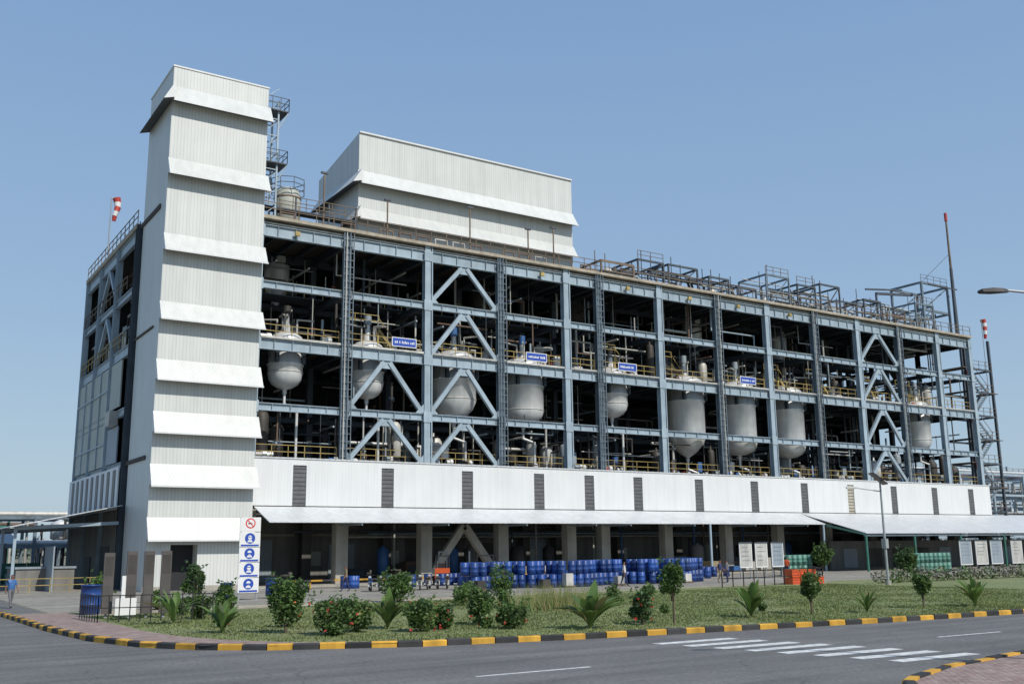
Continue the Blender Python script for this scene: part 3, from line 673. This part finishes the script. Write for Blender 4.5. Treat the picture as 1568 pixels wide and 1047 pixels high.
bin_(9.0,47.3,r=.42,h=1.2); bin_(18.3,58.2,'drum_blue',.35,.8); bin_(20.9,58.0,'drum_blue',.35,1.0)
def drum(s,x,y,z,m,r=.29,h=.88):
    s.lathe(x,y,[(r*.9,z+.01),(r,z+.02),(r,z+h*.32),(r*1.04,z+h*.34),(r,z+h*.36),(r,z+h*.64),(r*1.04,z+h*.66),(r,z+h*.68),(r,z+h-.02),(r*.94,z+h),(r*.9,z+h-.03),(.01,z+h-.03)],m,12)
s=MB()
x=34.5
while x<57:
    c=noise.noise(Vector((x*.45,3,0)))
    if c>-.3:
        for row in range(3):
            n=2 if noise.noise(Vector((x*.8,row*3.1,1)))>-.15 else 1
            for lv in range(n):
                if random.random()<.92 or lv==0: drum(s,x+random.uniform(-.07,.07),58.4+row*.68+random.uniform(-.08,.08)+.8*math.sin(x*.7),.009+lv*.9,'drum_blue' if random.random()<.96 else random.choice(['drum_green','cloth_grey','motor_blue']),.28+random.uniform(-.01,.015))
    if random.random()<.14: s.box(x-.3,x+.5,57.0,57.7,.0,.14,'bark'); s.box(x-.2,x+.4,57.1,57.6,.14,random.uniform(.4,1.0),random.choice(['insul','pipe_dark','cream_clad']))
    x+=.64
for k in range(12): drum(s,random.uniform(30,44),random.uniform(67,69),.009,'drum_blue')
for k in range(25): drum(s,random.uniform(44,66),random.uniform(63,69),.009,'drum_blue')
s.build('blue_drums')
s=MB()
for k in range(5):
    for r in range(2):
        for lv in range(2): drum(s,70.4+k*.66,63.5+r*.66,.009+lv*.9,'drum_green')
for k in range(9):
    for lv in range(2): drum(s,83+k*.68,60,.009+lv*.9,'drum_green')
s.build('green_drums')
s=MB()
for k in range(4):
    for lv in range(2):
        x=52.6+k*.78; z=.1+lv*.5
        if lv==1 and k==3: continue
        s.box(x,x+.72,47.2,48,z,z+.44,'paint_orange'); s.box(x+.05,x+.67,47.19,47.198,z+.1,z+.16,'paint_red'); s.box(x+.05,x+.67,47.19,47.198,z+.28,z+.34,'paint_red'); s.box(x-.02,x+.74,47.17,48.03,z+.42,z+.47,'paint_orange')
s.box(52.4,55.8,47.1,48.1,.0,.1,'bark'); s.build('orange_crates')
def panel(x,y,w,z0,z1):
    s=MB(); s.box(x-w,x+w,y-.05,y+.02,z0,z1,'sign_white'); s.box(x-w+.08,x+w-.08,y-.06,y-.052,z0+.1,z1-.1,'grey_clad' if random.random()<.3 else 'insul'); s.box(x-w-.05,x+w+.05,y-.1,y-.06,z1-.05,z1+.05,'frame_in')
    for k in range(4): s.box(x-w*.7,x+w*random.uniform(.1,.7),y-.066,y-.061,z1-.4-k*.35,z1-.35-k*.35,'frame_mid')
    for sg in (-1,1): s.beam((x+sg*w*.8,y+.1,0),(x+sg*w*.8,y+.1,z1),.07,.07,'galv')
    s.build('information_panel')
for x in (61.5,63.3,65.2): panel(x,60,.7,.9,2.9)
for x in (94.5,97.2,99.8,103.5,106.5): panel(x,62,1.0,.5,2.9)
s=MB(); s.rail((46,47.0,.12),(56,47.6,.12),1.0,'black',1.0,.05); s.rail((56,47.6,.12),(60,52,.12),1.0,'black',1.0,.05)
s.build('railing')
s=MB()
for k in range(26):
    x=25.5+k*.9; s.box(x,x+.88,70.2,70.3,.5,.62,'kerb_yellow' if k%2 else 'kerb_black')
    if k%3==0: s.box(x-.05,x+.05,70.31,70.39,0,.62,'kerb_yellow')
s.build('guard_barrier')
s=MB(); x,y=55.8,42.2
s.cyl((x,y,.1),(x,y,6.6),.09,.06,'galv',10); s.cyl((x,y,.1),(x,y,.35),.18,.16,'concrete',10)
s.box(x-.14,x+.14,y-.16,y+.16,2.4,3.0,'galv')
d=-rt
s.cyl((x,y,6.0),Vector((x,y,6.25))+d*1.6,.035,.03,'galv',8)
hp=Vector((x,y,6.27))+d*1.9
s.beam(hp-d*.35,hp+d*.3,.22,.1,'sign_white'); s.beam(hp-d*.3+Vector((0,0,-.06)),hp+d*.25+Vector((0,0,-.06)),.16,.03,'insul')
s.beam(Vector((x,y,6.9))+d*.55+Vector((0,0,.3)),Vector((x,y,6.75))-d*.35+Vector((0,0,-.3)),.95,.05,'solar'); s.cyl((x,y,6.5),(x,y,6.85),.04,.04,'galv',6)
s.build('street_lamp')
s=MB(); hd=Vector((21.05,12.5,8.22)); pb=hd+rt*2.3
s.cyl((pb.x,pb.y,.13),(pb.x,pb.y,8.0),.1,.06,'galv',10); s.cyl((pb.x,pb.y,8.0),hd+rt*.3+Vector((0,0,.02)),.035,.03,'galv',8); s.cyl((pb.x,pb.y,.13),(pb.x,pb.y,.4),.2,.18,'concrete',10)
n=Vector((fw.x,fw.y,0)).normalized()
vs=[]
for t,wd,zl,zh in [(-.33,.05,-.02,.02),(-.26,.11,-.03,.05),(0,.13,-.035,.07),(.22,.08,-.03,.06),(.34,.04,-.03,.03)]:
    c=hd+rt*t; vs+= [c-n*wd+Vector((0,0,zl)),c+n*wd+Vector((0,0,zl)),c+n*wd*.6+Vector((0,0,zh)),c-n*wd*.6+Vector((0,0,zh))]
fs=[(0,1,2,3)]
for i in range(4):
    for j in range(4): fs.append((i*4+j,i*4+(j+1)%4,i*4+4+(j+1)%4,i*4+4+j))
fs.append((16,17,18,19)); s.add(vs,fs,'black'); s.build('street_lamp')

def motorcycle(x,y,rot,m):
    s=MB()
    for wx_ in (-.65,.65):
        for k in range(14):
            a0=2*math.pi*k/14;a1=2*math.pi*(k+1)/14
            s.cyl((wx_+.27*math.cos(a0),0,.3+.27*math.sin(a0)),(wx_+.27*math.cos(a1),0,.3+.27*math.sin(a1)),.045,.045,'tyre',6)
        s.cyl((wx_,-.05,.3),(wx_,.05,.3),.08,.08,'steel',8)
        for k in range(6): s.beam((wx_,0,.3),(wx_+.26*math.cos(k*1.047),0,.3+.26*math.sin(k*1.047)),.012,.012,'steel')
    s.beam((.65,-.08,.3),(.42,-.08,.95),.04,.04,'steel'); s.beam((.65,.08,.3),(.42,.08,.95),.04,.04,'steel')
    s.cyl((.38,-.33,1.02),(.38,.33,1.02),.018,.018,'black',6); s.ball((.5,0,.88),.1,'sign_white',10,6)
    s.cyl((.36,0,.76),(-.05,0,.72),.13,.16,m,12); s.ball((.36,0,.76),.13,m,12,6)
    s.box(-.75,-.04,-.12,.12,.7,.79,'black'); s.box(-.3,.2,-.14,.14,.28,.58,'steel'); s.beam((-.65,.0,.3),(0,0,.4),.06,.06,'black'); s.beam((-.8,0,.62),(-.25,0,.68),.2,.08,m)
    s.beam((.4,0,.85),(.1,0,.35),.05,.05,'black'); s.cyl((.1,.15,.3),(-.75,.17,.38),.04,.055,'steel',8); s.beam((-.65,.12,.3),(-.5,.12,.7),.04,.04,'steel')
    s.build('motorcycle',None,(x,y,.01),rot)
for k in range(9): motorcycle(29.2+k*.72,62.3+random.uniform(-.1,.1),math.radians(62+random.uniform(-8,8)),random.choice(['black','black','motor_blue','cloth_grey','cloth_grey','pipe_rust']))
def forklift(x,y,rot,m='motor_blue'):
    s=MB(); s.box(-1.1,.7,-.55,.55,.35,.95,m); s.box(-1.25,-.5,-.56,.56,.5,1.25,m); s.box(-.5,.1,-.3,.3,.95,1.15,'black'); s.box(-.55,-.42,-.3,.3,1.15,1.6,'black')
    for xx,yy in ((-.9,-.5),(-.9,.5),(.55,-.5),(.55,.5)): s.beam((xx,yy,.95),(xx*.8-.05,yy,2.15),.07,.07,'black')
    s.box(-.85,.5,-.52,.52,2.12,2.2,'black')
    for xx,r in ((-.8,.28),(.55,.35)):
        for yy in (-.6,.6): s.cyl((xx,yy-.12,r),(xx,yy+.12,r),r,r,'tyre',16); s.cyl((xx,yy-.13,r),(xx,yy+.13,r),r*.5,r*.5,'kerb_yellow',10)
    for yy in (-.3,.3): s.box(.95,1.07,yy-.06,yy+.06,.1,2.5,'frame_dark'); s.box(1.14,2.2,yy-.07,yy+.07,.1,.15,'steel'); s.box(1.08,1.13,yy-.07,yy+.07,.1,1.0,'steel')
    for z in (.6,1.5,2.4): s.box(.97,1.06,-.23,.23,z,z+.1,'frame_dark')
    s.beam((.3,.0,.95),(.15,0,1.35),.04,.04,'black'); s.build('forklift',None,(x,y,.01),rot)
forklift(40.4,66.5,math.radians(150)); forklift(38.6,69.5,math.radians(60),'paint_orange')

# ------------------------------------------------------------ people
def person(x,y,yaw,shirt,pants,stride=.0,arm=.0,hgt=1.7,z=.01):
    P={'pel':(0,0,.95,.13),'sp':(0,.01,1.12,.125),'ch':(0,0,1.32,.15),'nk':(0,0,1.47,.06),'hd0':(0,.02,1.56,.085),'hd1':(0,.02,1.66,.09),'hd2':(0,.01,1.70,.06)}
    E=[('pel','sp'),('sp','ch'),('ch','nk'),('nk','hd0'),('hd0','hd1'),('hd1','hd2')]
    for sg,n in ((-1,'L'),(1,'R')):
        st=stride*sg; ar=-arm*sg
        P['sh'+n]=(.18*sg,0,1.40,.065); P['el'+n]=(.24*sg,ar*.5-.02,1.14,.046); P['wr'+n]=(.25*sg,ar+.06,.91,.032); P['pa'+n]=(.25*sg,ar+.08,.84,.036)
        P['hi'+n]=(.1*sg,0,.88,.095); P['kn'+n]=(.11*sg,st*.55+.02,.50,.062); P['an'+n]=(.11*sg,st-(.04 if st<0 else 0),.09 if st>=0 else .13,.043); P['to'+n]=(.12*sg,st+.15,.04,.035)
        E+= [('ch','sh'+n),('sh'+n,'el'+n),('el'+n,'wr'+n),('wr'+n,'pa'+n),('pel','hi'+n),('hi'+n,'kn'+n),('kn'+n,'an'+n),('an'+n,'to'+n)]
    ks=list(P); k=hgt/1.75
    me=bpy.data.meshes.new('tmp'); me.from_pydata([tuple(c*k for c in P[q][:3]) for q in ks],[(ks.index(a),ks.index(b)) for a,b in E],[])
    ob=bpy.data.objects.new('tmp',me); COL.objects.link(ob)
    ob.modifiers.new('s','SKIN')
    for i,q in enumerate(ks):
        r=P[q][3]*k; me.skin_vertices[0].data[i].radius=(r*(1.25 if q in('pel','ch','sp') else 1),r)
    me.skin_vertices[0].data[0].use_root=True
    sb=ob.modifiers.new('b','SUBSURF'); sb.levels=2; sb.render_levels=2
    dg=bpy.context.evaluated_depsgraph_get(); nm=bpy.data.meshes.new_from_object(ob.evaluated_get(dg))
    bpy.data.objects.remove(ob)
    nm.name='body'; nm.materials.clear()
    for q in (shirt,pants,'skin_tone','hair','black'): nm.materials.append(MATS[q])
    for p in nm.polygons:
        c=p.center/k; p.use_smooth=True
        if c.z>1.66 or (c.z>1.56 and c.y<-.02): mi=3
        elif c.z>1.46: mi=2
        elif c.z<.10: mi=4
        elif abs(c.x)>.19 and c.z<1.16 and c.z>.7: mi=2
        elif c.z<.96: mi=1
        else: mi=0
        p.material_index=mi
    e=empty('person',(x,y,z)); e.rotation_euler[2]=yaw
    b=bpy.data.objects.new('body',nm); COL.objects.link(b); b.parent=e
    s=MB()
    for sg in (-1,1):
        ar=-arm*sg
        for j,(dy,L) in enumerate(((-.03,.075),(-.01,.085),(.01,.08),(.03,.065))):
            p0=Vector((.25*sg,ar+.08+dy,.82))*k; p1=p0+Vector((-.005*sg,.01,-L*.5)); p2=p1+Vector((-.012*sg,.012,-L*.45)); s.cyl(p0,p1,.009,.008,'skin_tone',6); s.cyl(p1,p2,.008,.006,'skin_tone',6)
        p0=Vector((.245*sg,ar+.11,.86))*k; s.cyl(p0,p0+Vector((-.01*sg,.035,-.045)),.011,.008,'skin_tone',6)
        s.ball((.088*sg*k,.02*k,1.61*k),.022,'skin_tone',6,4); s.ball((.03*sg*k,.098*k,1.625*k),.011,'black',6,4)
    s.cyl(Vector((0,.095,1.63))*k,Vector((0,.122,1.595))*k,.01,.016,'skin_tone',6); s.beam(Vector((-.025,.102,1.565))*k,Vector((.025,.102,1.565))*k,.008,.008,'paint_red')
    s.build('hands_and_face',e)
person(53.3,54.6,math.radians(200),'cloth_navy','cloth_khaki',.25,.18)
person(54.6,55.2,math.radians(30),'cloth_grey','cloth_navy',0,.03)
person(45.5,56.0,math.radians(250),'cloth_white','cloth_navy',.2,.15)
person(57.5,62,math.radians(120),'cloth_white','cloth_grey',0,.05)
person(27.8,63.2,math.radians(90),'cloth_khaki','cloth_navy',.22,.16)
person(7.2,58,math.radians(200),'motor_blue','cloth_grey',.22,.16)
person(66.8,60.5,math.radians(300),'paint_orange','cloth_navy',.0,.05)

# ------------------------------------------------------------ vegetation
def leaves(s,c,rad,n,size,m,flat=0.4,asp=2.0):
    c=Vector(c)
    for _ in range(n):
        while True:
            p=Vector((random.uniform(-1,1),random.uniform(-1,1),random.uniform(-1,1)))
            if p.length<1 and p.length>random.random()*0.9: break
        p=Vector((p.x*rad[0],p.y*rad[1],p.z*rad[2]))+c
        d=Vector((random.gauss(0,1),random.gauss(0,1),random.gauss(0,.7))).normalized(); u=Vector((random.gauss(0,1),random.gauss(0,1),random.gauss(0,1)+flat)).normalized()
        a=d*size*random.uniform(.6,1.3)*asp/2; b=d.cross(u).normalized()*size*.5*random.uniform(.7,1.2)
        s.add([p-a,p-b*.9+a*.1,p+a,p+b*.9+a*.1],[(0,1,2,3)],m)
def bush(x,y,w_,h,m='leaf',n=700,flowers=0,name='shrub',trunk=0.0,z=.12,leaf=.075,fm='flower_red'):
    s=MB(); n=int(n*1.3); w_*=.9; h*=.94
    nb=random.randint(7,11)
    for k in range(6):
        t=random.uniform(0,6.28); q=Vector((math.cos(t)*w_*.3,math.sin(t)*w_*.3,trunk+(h-trunk)*random.uniform(.5,.85)))
        s.cyl((random.uniform(-.04,.04),random.uniform(-.04,.04),trunk*.8),q,.026,.008,'bark',5)
    if trunk>0: s.cyl((0,0,0),(.02,0,trunk+.2),.045,.03,'bark',7)
    hh=h-trunk
    for k in range(nb):
        t=random.uniform(0,6.28); rr=random.uniform(.05,.36)*w_
        zc=trunk+hh*random.uniform(.22,.82); sc=random.uniform(.17,.28)
        leaves(s,(rr*math.cos(t),rr*math.sin(t),zc),(w_*sc,w_*sc,hh*sc*.85),n//nb,leaf,random.choice([m,m,'leaf_dark','leaf']))
    leaves(s,(0,0,trunk+hh*.48),(w_*.42,w_*.42,hh*.48),n//3,leaf,m)
    for k in range(n//50):
        t=random.uniform(0,6.28); q=Vector((math.cos(t)*w_*random.uniform(.2,.58),math.sin(t)*w_*random.uniform(.2,.58),trunk+hh*random.uniform(.4,1.1))); leaves(s,q,(.06,.06,.1),4,leaf,m)
    for k in range(flowers):
        t=random.uniform(0,6.28); r=random.uniform(.3,.5)*w_; zz=trunk+hh*random.uniform(.05,.9)
        leaves(s,(r*math.cos(t),r*math.sin(t),zz),(.04,.04,.04),4,.07,fm,asp=1.2)
    s.build(name,None,(x,y,z),random.uniform(0,6))
def rosette(x,y,h,n=16,m='leaf_light',wd=.13,name='canna_plant',spread=.8):
    s=MB()
    for k in range(n):
        t=random.uniform(0,6.28); L=h*random.uniform(.75,1.25); lean=random.uniform(.15,spread); w0=wd*random.uniform(.8,1.2)*h
        pts=[]; nseg=7
        for i in range(nseg+1):
            u=i/nseg; r=L*lean*(u**1.3); zz=L*(u-.38*lean*u*u*1.4)
            pts.append((r,zz,w0*math.sin(math.pi*min(1,.08+u*.93))**.7*(0.35+.65*u if u<.5 else 1)))
        cs,sn=math.cos(t),math.sin(t); vs=[]
        for r,zz,ww in pts:
            vs+=[(r*cs-ww*sn,r*sn+ww*cs,zz+ww*.35),(r*cs,r*sn,zz),(r*cs+ww*sn,r*sn-ww*cs,zz+ww*.35)]
        fs=[]
        for i in range(nseg):
            o=i*3; fs+=[(o,o+1,o+4,o+3),(o+1,o+2,o+5,o+4)]
        s.add(vs,fs,random.choice([m,m,'leaf','leaf_dry' if random.random()<.3 else m]),True)
    s.build(name,None,(x,y,.12),random.uniform(0,6))
rosette(10.3,38.8,1.3,16,'leaf_light',.11,'agave_plant',.9)
rosette(10.4,33.3,1.2,18,'leaf_light',.11)
bush(12.0,31.9,1.45,1.85,'leaf',1700,8,'shrub',.3,fm='flower_orange')
bush(12.9,30.2,1.7,1.25,'leaf',1500,16); bush(14.0,30.9,1.2,1.15,'leaf_light',900,10); bush(13.0,34.5,1.1,.8,'leaf_light',500,3)
rosette(15.3,31.3,1.3,20,'leaf_light')
bush(15.7,29.6,1.35,1.1,'leaf_light',1100,12); bush(16.7,30.0,.9,.85,'leaf',800,8)
bush(18.5,30.7,1.15,1.35,'leaf',1000,4); bush(18.5,28.6,1.25,.9,'leaf',1000,8); bush(17.9,29.3,.5,.45,'leaf_light',300,3)
bush(25.6,40.6,1.3,2.0,'leaf',800,0,'shrub',.3); bush(24.2,41.6,1.2,1.0,'leaf_light',500)
rosette(20.4,26.9,1.45,28,'leaf_light',.13,'canna_plant',1.0)
bush(22.7,27.0,.95,1.2,'leaf_dark',1000,12,'shrub',.1)
bush(23.8,26.7,1.05,2.2,'leaf',1500,0,'small_tree',.95)
rosette(27.9,27.1,1.35,22,'leaf_light',.14)
bush(30.8,26.8,.95,1.7,'leaf',1100,3,'small_tree',.55)
rosette(33.1,26.1,.95,18,'leaf_light',.07,'agave_plant',1.0)
bush(36.9,26.3,.95,1.45,'leaf',900,0,'small_tree',.45)
rosette(39.5,25.7,1.4,24,'leaf_light',.08,'palm_plant',1.0)
bush(64.2,46.9,2.0,2.4,'leaf_dark',1200,0,'small_tree',.3,leaf=.12); bush(73.5,62.4,2.2,2.8,'leaf',1200,0,'small_tree',.6,leaf=.14)
bush(23.4,46.7,2.4,1.6,'leaf',1200,0,leaf=.1); bush(26,44.5,1.4,1.0,'leaf_light',500,6,leaf=.1)
bush(17.3,61.0,1.6,2.0,'leaf_dark',800,0,leaf=.12); bush(10.0,50.8,1.5,1.7,'leaf',900,0,leaf=.1); bush(12.3,49,1.5,1.0,'leaf_light',800,0,leaf=.1)
bush(11.9,41,1.0,1.0,'leaf',600,0); bush(13.5,43,1.1,1.4,'leaf',600,0,leaf=.09)
for (x,y,w_,h) in ((15.5,33.5,.5,.4),(13.8,36,.8,.6),(16.5,38,.7,.55),(21.3,33,.5,.4),(29,36.5,1.0,1.0),(34,40,1.0,.8),(24.5,38.4,.9,.9),(12.0,44,1.0,.8),(27.2,31,.4,.35),(31,29.5,.35,.3),(19.5,36.5,.7,.7),(11.2,36,.6,.45)):
    bush(x,y,w_,h,random.choice(['leaf','leaf_light']),350,random.choice([0,0,4]),leaf=.08)
s=MB()
for k in range(700):
    x=random.gauss(0,1.0); y=random.gauss(0,.6); h=random.uniform(.5,1.3); dx,dy=random.gauss(0,.2),random.gauss(0,.2)
    s.add([(x,y,0),(x+.03,y,0),(x+dx,y+dy,h)],[(0,1,2)],'leaf_dry' if random.random()<.6 else 'leaf_light')
s.build('tall_grass',None,(25.6,36.2,.12))
s=MB()
for k in range(60):
    x=58+k*.95; y=44.3-.015*k; s.cyl((x,y,.1),(x+.1,y,.7),.03,.01,'bark',4); leaves(s,(x,y+random.uniform(-.2,.2),.55),(.75,.55,.5*random.uniform(.8,1.25)),110,.13,random.choice(['hedge_pale','hedge_pale','leaf']))
s.build('hedge')
pin=[(p[0],p[1]) for p in lp]
def inside(x,y):
    c=False; j=len(pin)-1
    for i in range(len(pin)):
        xi,yi=pin[i]; xj,yj=pin[j]
        if (yi>y)!=(yj>y) and x<(xj-xi)*(y-yi)/(yj-yi)+xi: c=not c
        j=i
    return c
vs=[];fs=[]
cnt=0
IX=[8.6,9.0,9.8,11.0,13.9]; IY=[36,33,30.6,28.7,26.6]
while cnt<80000:
    x=random.uniform(7,55); y=22+27*random.random()**1.5
    if not inside(x-.25,y-.3): continue
    if x<8.7 or (x<13.9 and y<np.interp(x,IX,IY)): continue
    if y>46 and x<58: continue
    d=noise.noise(Vector((x*.3,y*.3,0)))
    if d<-.25 and random.random()<.4: continue
    h=random.uniform(.03,.065)*(1.0+.7*d); a=random.uniform(0,6.28); w_=.012+.0005*y
    dx,dy=math.cos(a)*w_,math.sin(a)*w_; lx,ly=random.gauss(0,.025),random.gauss(0,.025)
    o=len(vs); vs+=[(x-dx,y-dy,.12),(x+dx,y+dy,.12),(x+lx,y+ly,.12+h)]; fs.append((o,o+1,o+2)); cnt+=1
me=bpy.data.meshes.new('grass'); me.from_pydata(vs,[],fs); me.materials.append(MATS['grass_blade']); o=bpy.data.objects.new('grass',me); COL.objects.link(o)

# ------------------------------------------------------------ background
def rack(name,x0,x1,y0,y1,h,nb,mm='frame_blue'):
    s=MB()
    for i in range(nb+1):
        x=x0+(x1-x0)*i/nb
        for y in (y0,y1): s.beam((x,y,0),(x,y,h),.35,.35,mm)
        z=3.5
        while z<=h+.01: s.beam((x,y0,z),(x,y1,z),.25,.35,mm); z+=3.2
    z=3.5
    while z<=h+.01:
        for y in (y0,y1): s.beam((x0,y,z),(x1,y,z),.25,.35,mm)
        for k in range(7):
            y=random.uniform(y0,y1); r=random.choice([.12,.2,.3]); s.cyl((x0-4,y,z+.4),(x1+4,y,z+.4),r,r,random.choice(['steel','insul','pipe_rust','pipe_dark']),7)
        if random.random()<.6: s.rail((x0,y0-.1,z+.2),(x1,y0-.1,z+.2),1.1,'rail_brown',2,.07)
        z+=3.2
    for k in range(int(nb*5)):
        x=random.uniform(x0,x1); y=random.uniform(y0,y1); s.cyl((x,y,0),(x,y,random.uniform(3,h)),.15,.15,random.choice(pm),7)
    for k in range(nb*2):
        x=random.uniform(x0,x1); y=random.uniform(y0,y1); r=random.uniform(.6,1.3); z=random.choice([0,3.6,6.8])
        if z+3<h: s.lathe(x,y,[(.05,z+.3),(r,z+.8),(r,z+2.6),(.1,z+3)],random.choice(['steel','insul']),14)
    s.build(name)
rack('pipe_rack',-12,26,126,136,7.0,9,'frame_mid')
rack('pipe_rack',132,200,92,104,13.2,8); rack('pipe_rack',150,230,120,134,18,8)
rack('pipe_rack',-70,20,170,180,9,10,'pipe_green')
s=MB(); s.box(-14,13,112,118,0,3.6,'grey_clad'); s.add([(-15,110,3.7),(14,110,3.7),(14,118,5.0),(-15,118,5.0)],[(0,1,2,3)],'grey_clad')
for k in range(5): s.box(-13+k*5.2,-10.5+k*5.2,111.95,111.99,.2,2.8,'louvre_under')
s.build('storage_shed')
s=MB()
for k in range(26):
    x=-14+k*1.1; s.box(x,x+1.06,100,100.05,.1,1.9,'pipe_green'); s.box(x-.03,x+.03,99.9,99.99,.0,2.0,'galv')
for k in range(6): s.lathe(9.2+k*.9,98.5,[(.3,.01),(.32,.5),(.3,1.0),(.02,1.0)],'drum_green',10)
s.build('screen_fence')
s=MB(); s.rail((3,78,.0),(16,78,.0),1.0,'rail_yellow',1.2,.05); s.box(10.5,14.5,83,88,0,1.6,'wall_grey'); s.box(10.4,14.6,82.9,88.1,1.6,1.75,'grey_clad')
s.build('loading_dock')
s=MB(); s.box(88,128,73.5,73.8,0,3.0,'wall_grey')
for k in range(9): s.box(90+k*4.2,92.2+k*4.2,73.4,73.49,.2,2.2,random.choice(['louvre_under','grey_clad','concrete_dk']))
s.build('storage_bay_wall',B)
s=MB()
for k in range(30): s.box(118.1+k*3,120.9+k*3,58,58.2,0,1.7,'concrete'); s.box(117.9+k*3,118.1+k*3,57.9,58.3,0,1.9,'concrete')
s.build('boundary_wall')
s=MB()
for k in range(260):
    ang=random.uniform(math.radians(5),math.radians(110)); D=random.uniform(520,720)
    x=D*math.cos(ang); y=D*math.sin(ang); h=random.uniform(6,10)
    s.cyl((x,y,0),(x,y,h*.6),.5,.2,'bark',5)
    for j in range(4): leaves(s,(x+random.uniform(-7,7),y+random.uniform(-4,4),h*random.uniform(.4,.75)),(7,5,h*.32),45,2.4,'leaf_far',asp=1.3)
s.build('distant_trees')
